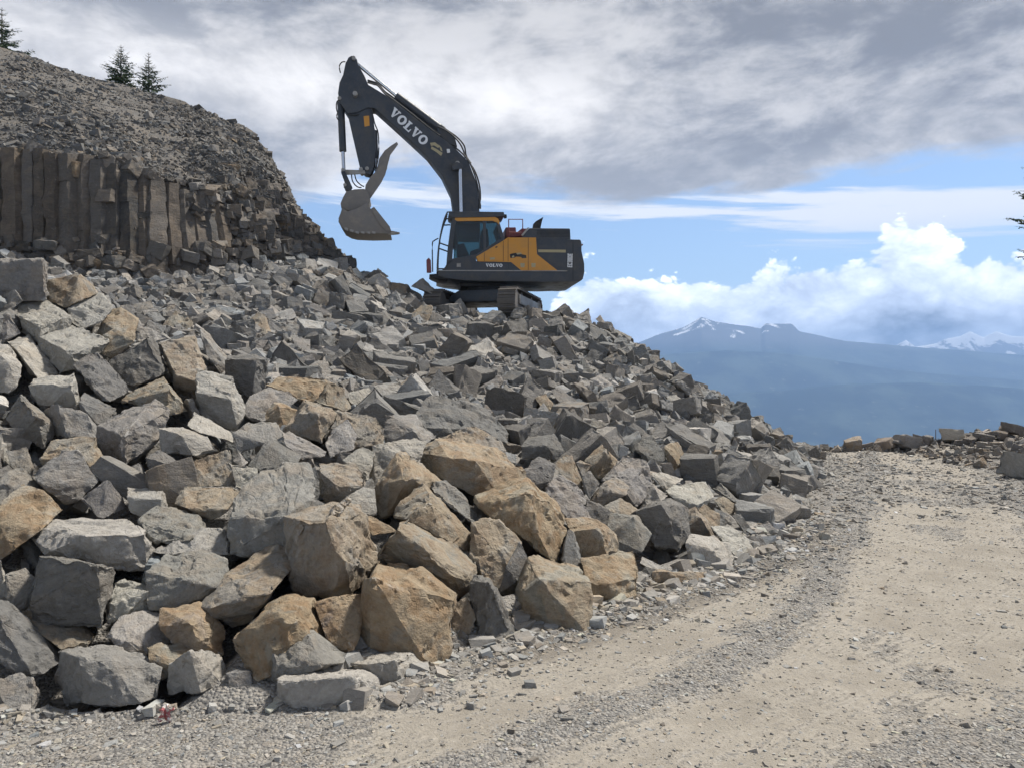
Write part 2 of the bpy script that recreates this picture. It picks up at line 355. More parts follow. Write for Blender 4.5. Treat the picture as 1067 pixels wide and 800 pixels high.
def ground_mat():
    m, nt, b = new_mat('dusty_gravel')
    oc = nt.nodes.new('ShaderNodeTexCoord').outputs['Object']
    st = nnode(nt, 'ShaderNodeAttribute', attribute_name='tint').outputs['Color']
    st, lat, lon = nsep(nt, st)
    lane = ncomb(nt, nmath(nt, 'MULTIPLY', lat, 46.0), nmath(nt, 'MULTIPLY', lon, 22.0), 0.0)
    streak = nnoise(nt, lane, 1.0, 6, .62, .25)
    n1 = nnoise(nt, oc, 1.1, 6, .62, .3); n2 = nnoise(nt, oc, 11, 6, .7); n3 = nnoise(nt, oc, 55, 4, .7)
    vo = nnode(nt, 'ShaderNodeTexVoronoi', {'Vector': oc, 'Scale': 38.0, 'Randomness': 1.0}); vo2 = nnode(nt, 'ShaderNodeTexVoronoi', {'Vector': oc, 'Scale': 17.0, 'Randomness': 1.0})
    tan = nmix(nt, nramp(nt, n1, .35, .65), (.260, .234, .194, 1), (.345, .314, .265, 1))
    tan = nmix(nt, nramp(nt, n2, .40, .70, 0, .55), tan, (.255, .235, .205, 1))
    grey = nmix(nt, nramp(nt, nsep(nt, vo.outputs['Color'])[0], .1, .9), (.155, .148, .138, 1), (.300, .285, .258, 1))
    grey = nmix(nt, nramp(nt, nsep(nt, vo2.outputs['Color'])[1], .55, .95, 0, .7), grey, (.30, .275, .24, 1))
    mask = nmath(nt, 'ADD', st, nmath(nt, 'MULTIPLY', nmath(nt, 'SUBTRACT', n2, .5), 1.2))
    mask = nmath(nt, 'ADD', mask, nmath(nt, 'MULTIPLY', nmath(nt, 'SUBTRACT', n3, .5), .5))
    mask = nmath(nt, 'ADD', mask, nmath(nt, 'MULTIPLY', nmath(nt, 'SUBTRACT', streak, .5), 1.7))
    mask = nramp(nt, mask, .30, .95)
    c = nmix(nt, mask, tan, grey)
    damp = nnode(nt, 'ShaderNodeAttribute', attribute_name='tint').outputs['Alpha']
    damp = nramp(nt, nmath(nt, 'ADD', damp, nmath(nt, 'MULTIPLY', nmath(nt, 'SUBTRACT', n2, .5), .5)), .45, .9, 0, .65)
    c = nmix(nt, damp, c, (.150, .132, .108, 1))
    nt.links.new(c, b.inputs['Base Color']); b.inputs['Roughness'].default_value = .95; b.inputs['Specular IOR Level'].default_value = .15
    # machine tracks: fine cross ribs pressed into the dust
    mp = nnode(nt, 'ShaderNodeMapping', {'Vector': oc, 'Rotation': (0, 0, rad(-38)), 'Scale': (1, 1, 1)})
    wv = nnode(nt, 'ShaderNodeTexWave', {'Vector': mp.outputs[0], 'Scale': 3.4, 'Distortion': 3.0, 'Detail': 2.0, 'Detail Scale': 1.4}, wave_type='BANDS', bands_direction='Y')
    rib = nmath(nt, 'MULTIPLY', wv.outputs['Fac'], nmath(nt, 'MULTIPLY', nmath(nt, 'SUBTRACT', 1.0, mask), nramp(nt, n1, .45, .6)))
    pit = nmath(nt, 'MULTIPLY', vo.outputs['Distance'], mask)
    h = nmath(nt, 'ADD', nmath(nt, 'MULTIPLY', rib, 1.3), nmath(nt, 'ADD', nmath(nt, 'MULTIPLY', n3, .8), nmath(nt, 'MULTIPLY', pit, -1.6)))
    h = nmath(nt, 'ADD', h, nmath(nt, 'ADD', nmath(nt, 'MULTIPLY', n2, 1.0), nmath(nt, 'MULTIPLY', streak, 1.4)))
    bp = nnode(nt, 'ShaderNodeBump', {'Height': h, 'Strength': .75, 'Distance': .03}); nt.links.new(bp.outputs[0], b.inputs['Normal'])
    return m
M['ground'] = ground_mat()
def build_ground():
    ny, nx = GX.shape
    idx = np.arange(ny * nx).reshape(ny, nx)
    Q = np.stack([idx[:-1, :-1], idx[:-1, 1:], idx[1:, 1:], idx[1:, :-1]], -1).reshape(-1, 4)
    V = np.stack([GX, GY, GZ], -1).reshape(-1, 3)
    cx = V[Q].mean(1)
    road = (cx[:, 0] > foot_x(cx[:, 1]) + .12) & (cx[:, 1] > 3.0) & (cx[:, 1] < 34) & (cx[:, 0] < 13.2 + .1 * (cx[:, 1] - 24))
    for name, sel in (('road', road), ('ground', ~road)):
        q = Q[sel]; u, inv = np.unique(q, return_inverse=True)
        me = np_mesh(name, V[u], inv.reshape(q.shape), True)
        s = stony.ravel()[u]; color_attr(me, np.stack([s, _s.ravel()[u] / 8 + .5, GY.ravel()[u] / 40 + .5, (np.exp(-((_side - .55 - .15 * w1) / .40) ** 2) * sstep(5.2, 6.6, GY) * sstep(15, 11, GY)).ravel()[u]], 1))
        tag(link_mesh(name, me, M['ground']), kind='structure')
build_ground()

# ---------------------------------------------------------------- quarry hill and its cut face
ST = [-260, -150, 0, 60, 120, 175, 228, 268, 308, 346, 372]
HILL = {  # photo x, photo y, metres ahead, for each station: foot, rim of the cut, mid slope, skyline
    'base': [(-260, 255, 17), (-150, 268, 17.5), (0, 278, 18.3), (60, 284, 18.5), (120, 288, 18.8), (180, 286, 20), (240, 278, 22), (290, 272, 24.5), (325, 270, 26.3), (350, 270, 27.3), (372, 280, 28)],
    'rim': [(-260, 145, 18.3), (-150, 150, 18.6), (0, 160, 19.2), (60, 162, 19.3), (120, 172, 19.8), (175, 192, 21.2), (226, 205, 23.2), (265, 212, 25.2), (292, 230, 27.0), (326, 254, 27.8), (364, 283, 28.2)],
    'mid': [(-260, 70, 24), (-150, 82, 24), (0, 105, 25), (50, 112, 25), (110, 126, 25.5), (170, 145, 26), (225, 158, 26.5), (268, 178, 27.5), (295, 212, 28.2), (324, 244, 28.6), (362, 281, 28.6)],
    'sky': [(-260, -20, 32), (-150, 12, 32), (0, 50, 32), (60, 70, 33), (110, 86, 33), (175, 103, 33), (228, 122, 32), (264, 143, 31), (294, 184, 30), (321, 237, 29.4), (360, 279, 29)],
}
def catmull(P, t):
    P = np.asarray(P, float); n = len(P); i = np.clip(np.floor(t).astype(int), 0, n - 2); f = (t - i)[:, None]
    g = lambda k: P[np.clip(k, 0, n - 1)]
    a, b, c, d = g(i - 1), g(i), g(i + 1), g(i + 2)
    return .5 * ((2 * b) + (c - a) * f + (2 * a - 5 * b + 4 * c - d) * f * f + (3 * b - a - 3 * c + d) * f ** 3)
def build_hill_points(nu=330, rows=((0, 8), (1, 46), (2, 60), (3, 60), (4, 14))):
    tt = np.linspace(0, len(ST) - 1, nu)
    def P(key, k=0): return catmull([at(px, py, dmap(d) if d < 28 else d * 1.03) for px, py, d in HILL[key]], tt)
    base, rim, mid, skyl = P('base'), P('rim'), P('mid'), P('sky')
    foot = base.copy(); foot[:, 2] -= 1.6; foot[:, 1] -= .4
    back = skyl * np.array([1.22, 1.0, 1.0]) + np.array([0, 11, -1.5]); back2 = back + np.array([-2, 30, -16.0])
    R = [foot, base, rim, mid, skyl, back, back2]; n = (3, 60, 70, 70, 26, 8)
    L = []
    for a, b, k in zip(R[:-1], R[1:], n):
        for q in range(k): L.append(a + (b - a) * (q / k))
    L.append(R[-1]); return np.array(L), n                       # (rows, nu, 3)
HP, HN = build_hill_points()
def hill_mesh():
    V = HP.copy(); nr, nu = V.shape[:2]
    dv = np.gradient(V, axis=0); du = np.gradient(V, axis=1); N = np.cross(du, dv); N /= np.maximum(np.linalg.norm(N, axis=2, keepdims=True), 1e-6)
    r = np.arange(nr)[:, None] * np.ones((1, nu)); r1, r2 = HN[0], HN[0] + HN[1]; r3 = r2 + HN[2]; r4 = r3 + HN[3]
    F3 = V.reshape(-1, 3)
    face = (sstep(r1 - 2, r1 + 4, r) * sstep(r2 + 6, r2 - 2, r))
    slope = sstep(r2 - 6, r2 + 6, r) * sstep(r4 + 30, r4 + 4, r)
    big = fbm(F3 * .28, 3, 41).reshape(nr, nu); med = fbm(F3 * 1.1, 4, 43).reshape(nr, nu); sm = fbm(F3 * 3.4, 4, 47).reshape(nr, nu)
    rid = 1 - np.abs(fbm(F3 * np.array([.9, .9, .55]), 4, 51).reshape(nr, nu)) * 2
    # blocky steps in the weathered rock of the nose
    u = np.linspace(0, len(ST) - 1, nu)[None, :] * np.ones((nr, 1))
    nose = sstep(4.8, 6.0, u) * sstep(r1, r1 + 10, r) * sstep(r3 + 34, r2 + 30, r)
    stepz = np.round(F3[:, 2].reshape(nr, nu) * 1.3 + med * 1.4) / 1.3
    d = slope * (.25 * big + .16 * med + .07 * sm) + face * (.10 * med + .05 * sm) + nose * (.45 * rid * .6 + .35 * med + .18 * np.sign(np.sin(stepz * 9)) * .5 + .12 * sm)
    V = V - N * d[..., None] * np.where(N[..., 1:2] > 0, -1, 1) * -1
    idx = np.arange(nr * nu).reshape(nr, nu)
    Q = np.stack([idx[:-1, :-1], idx[:-1, 1:], idx[1:, 1:], idx[1:, :-1]], -1).reshape(-1, 4)
    me = np_mesh('cliff', V.reshape(-1, 3), Q, True)
    g = np.empty((nr * nu, 4)); g[:, :3] = (.112, .102, .090); sl = slope.ravel()[:, None]
    lean = (.5 + .5 * big.ravel())[:, None]
    g[:, :3] = g[:, :3] * (1 - sl) + sl * (np.array([.122, .115, .105]) * (.8 + .5 * lean)); g[:, 3] = .18
    # a weathered rusty band along the rim at the far end
    rb = (np.exp(-((r - r2 - 1) / 7) ** 2) * sstep(3.4, 2.2, u)).ravel(); g[:, 3] += .75 * rb; g[:, 0] += .10 * rb; g[:, 1] += .05 * rb
    color_attr(me, np.clip(g, 0, 1))
    o = tag(link_mesh('cliff', me, rock_mat('quarry_face', 'attr', .8, .9)), kind='structure')
    return o, V
CLIFF, HV = hill_mesh()

# ---------------------------------------------------------------- valley, forested ridges and snow peaks
RIDGES = [  # metres ahead, half width, silhouette in photo px
    (5400, 1100, [(-900, 430), (300, 425), (560, 420), (700, 412), (800, 408), (880, 400), (960, 398), (1067, 404), (1200, 396), (1900, 400)]),
    (6500, 1300, [(-900, 385), (300, 380), (560, 375), (660, 371), (718, 367), (760, 365), (819, 368), (860, 374), (906, 381), (960, 388), (1067, 396), (1250, 402), (1900, 380)]),
    (8200, 2300, [(-900, 372), (300, 366), (560, 362), (664, 357), (690, 347), (712, 341), (731, 330), (745, 335), (760, 337), (793, 342), (797, 337), (825, 337), (833, 345), (880, 355), (950, 361), (1067, 370), (1250, 380), (1900, 370)]),
    (11000, 1600, [(-900, 380), (820, 380), (880, 372), (930, 362), (944, 354), (954, 361), (975, 358), (988, 352), (1000, 350), (1011, 345), (1025, 351), (1038, 345), (1055, 350), (1067, 351), (1150, 342), (1250, 360), (1900, 380)]),
]
def build_hills():
    us = np.concatenate([np.linspace(-2.4, -.1, 90, endpoint=False), np.linspace(-.1, .75, 420), np.linspace(.76, 2.4, 70)])
    yv = np.concatenate([np.geomspace(95, 1800, 26), np.linspace(1900, 6200, 120), np.linspace(6250, 9600, 110), np.linspace(9650, 12600, 90)])
    U, Y = np.meshgrid(us, yv); X = U * Y; PX = 533.5 + F * U
    Z = -30 - 400 * sstep(0, 2300, Y) + 12 * fbm(P3(X / 500, Y / 500), 4, 61).reshape(X.shape)
    n = fbm(P3(X / 900, Y / 900), 5, 63).reshape(X.shape); n2 = 1 - 2 * np.abs(fbm(P3(X / 1500, Y / 1500), 5, 67).reshape(X.shape))
    floor_ = Z.copy()
    for d, w, pts in RIDGES:
        p = np.array(pts, float); crest = H0 - (np.interp(PX, p[:, 0], p[:, 1]) - 400) / F * d
        t = np.clip(1 - np.abs(Y - d) / w, 0, 1); t = np.where(Y > d, t, t) ** 1.15
        amp = np.minimum(1, np.abs(Y - d) / (w * .35))
        Z = np.maximum(Z, floor_ + (crest - floor_) * t + amp * t * w * .05 * (n + .8 * n2 * t))
    # small crags on the crests
    Z += 9 * fbm(P3(X / 110, Y / 110), 3, 71).reshape(X.shape) * sstep(6000, 10000, Y) * sstep(-100, 500, Z)
    ny, nx = X.shape; idx = np.arange(ny * nx).reshape(ny, nx)
    Q = np.stack([idx[:-1, :-1], idx[:-1, 1:], idx[1:, 1:], idx[1:, :-1]], -1).reshape(-1, 4)
    me = np_mesh('hills', np.stack([X, Y, Z], -1).reshape(-1, 3), Q, True)
    m, nt, b = new_mat('forest_and_snow')
    ge = nt.nodes.new('ShaderNodeNewGeometry'); pos = ge.outputs['Position']; z = nsep(nt, pos)[2]
    a = nnoise(nt, pos, .0022, 8, .66); c2 = nnoise(nt, pos, .012, 5, .65)
    forest = nmix(nt, nramp(nt, a, .4, .62), (.012, .026, .030, 1), (.052, .076, .066, 1))  # forest green tinted blue, part of the distance haze put into the colour
    forest = nmix(nt, nramp(nt, c2, .60, .72, 0, .7), forest, (.13, .14, .11, 1))
    nn = nnoise(nt, pos, .0042, 8, .68, .4)
    far_ = nramp(nt, nsep(nt, pos)[1], 9300, 9900, 0, 150)
    sn = nramp(nt, nmath(nt, 'ADD', nmath(nt, 'ADD', z, far_), nmath(nt, 'MULTIPLY', nmath(nt, 'SUBTRACT', nn, .5), 1300.0)), 640.0, 720.0)
    rockc = nmix(nt, nramp(nt, z, 300, 500), forest, (.10, .105, .11, 1))
    nt.links.new(nmix(nt, sn, rockc, (.80, .82, .85, 1)), b.inputs['Base Color']); b.inputs['Roughness'].default_value = 1; b.inputs['Specular IOR Level'].default_value = 0
    tag(link_mesh('hills', me, m), kind='structure')
build_hills()
def build_haze():
    bm = bmesh.new(); bmesh.ops.create_cube(bm, size=1.0)
    lo, hi = Vector((-32000, -2500, -520)), Vector((32000, 13200, 860))
    for v in bm.verts: v.co = Vector((lo[i] if v.co[i] < 0 else hi[i] for i in range(3)))
    me = bpy.data.meshes.new('haze'); bm.to_mesh(me); bm.free()
    m = bpy.data.materials.new('valley_haze'); m.use_nodes = True; nt = m.node_tree; nt.nodes.clear()
    out = nt.nodes.new('ShaderNodeOutputMaterial')
    v = nnode(nt, 'ShaderNodeVolumePrincipled', {'Color': HAZE_COLOR, 'Density': HAZE_DENSITY, 'Anisotropy': 0.0})
    nt.links.new(v.outputs[0], out.inputs['Volume']); m.cycles.homogeneous_volume = True
    tag(link_mesh('haze', me, m), 'thin blue haze filling the valley beyond the quarry', kind='stuff')
build_haze()
# ---------------------------------------------------------------- boulders seen in the photograph, one by one
REG = dict(A=(0, 260), B=(0, 390), C=(0, 500), D=(0, 630), E=(180, 340), F=(180, 470), G=(180, 600), H=(360, 380), I=(360, 510), J=(360, 600),
           K=(530, 430), L=(530, 530), M=(680, 430), N=(530, 310), O=(360, 280), P=(180, 240))
TONE = dict(g=(.220, .211, .192, .24), d=(.150, .144, .132, .08), l=(.330, .312, .276, .16), o=(.245, .226, .190, .52), t=(.265, .238, .190, .72), T=(.262, .228, .175, .95), r=(.245, .200, .155, .85))
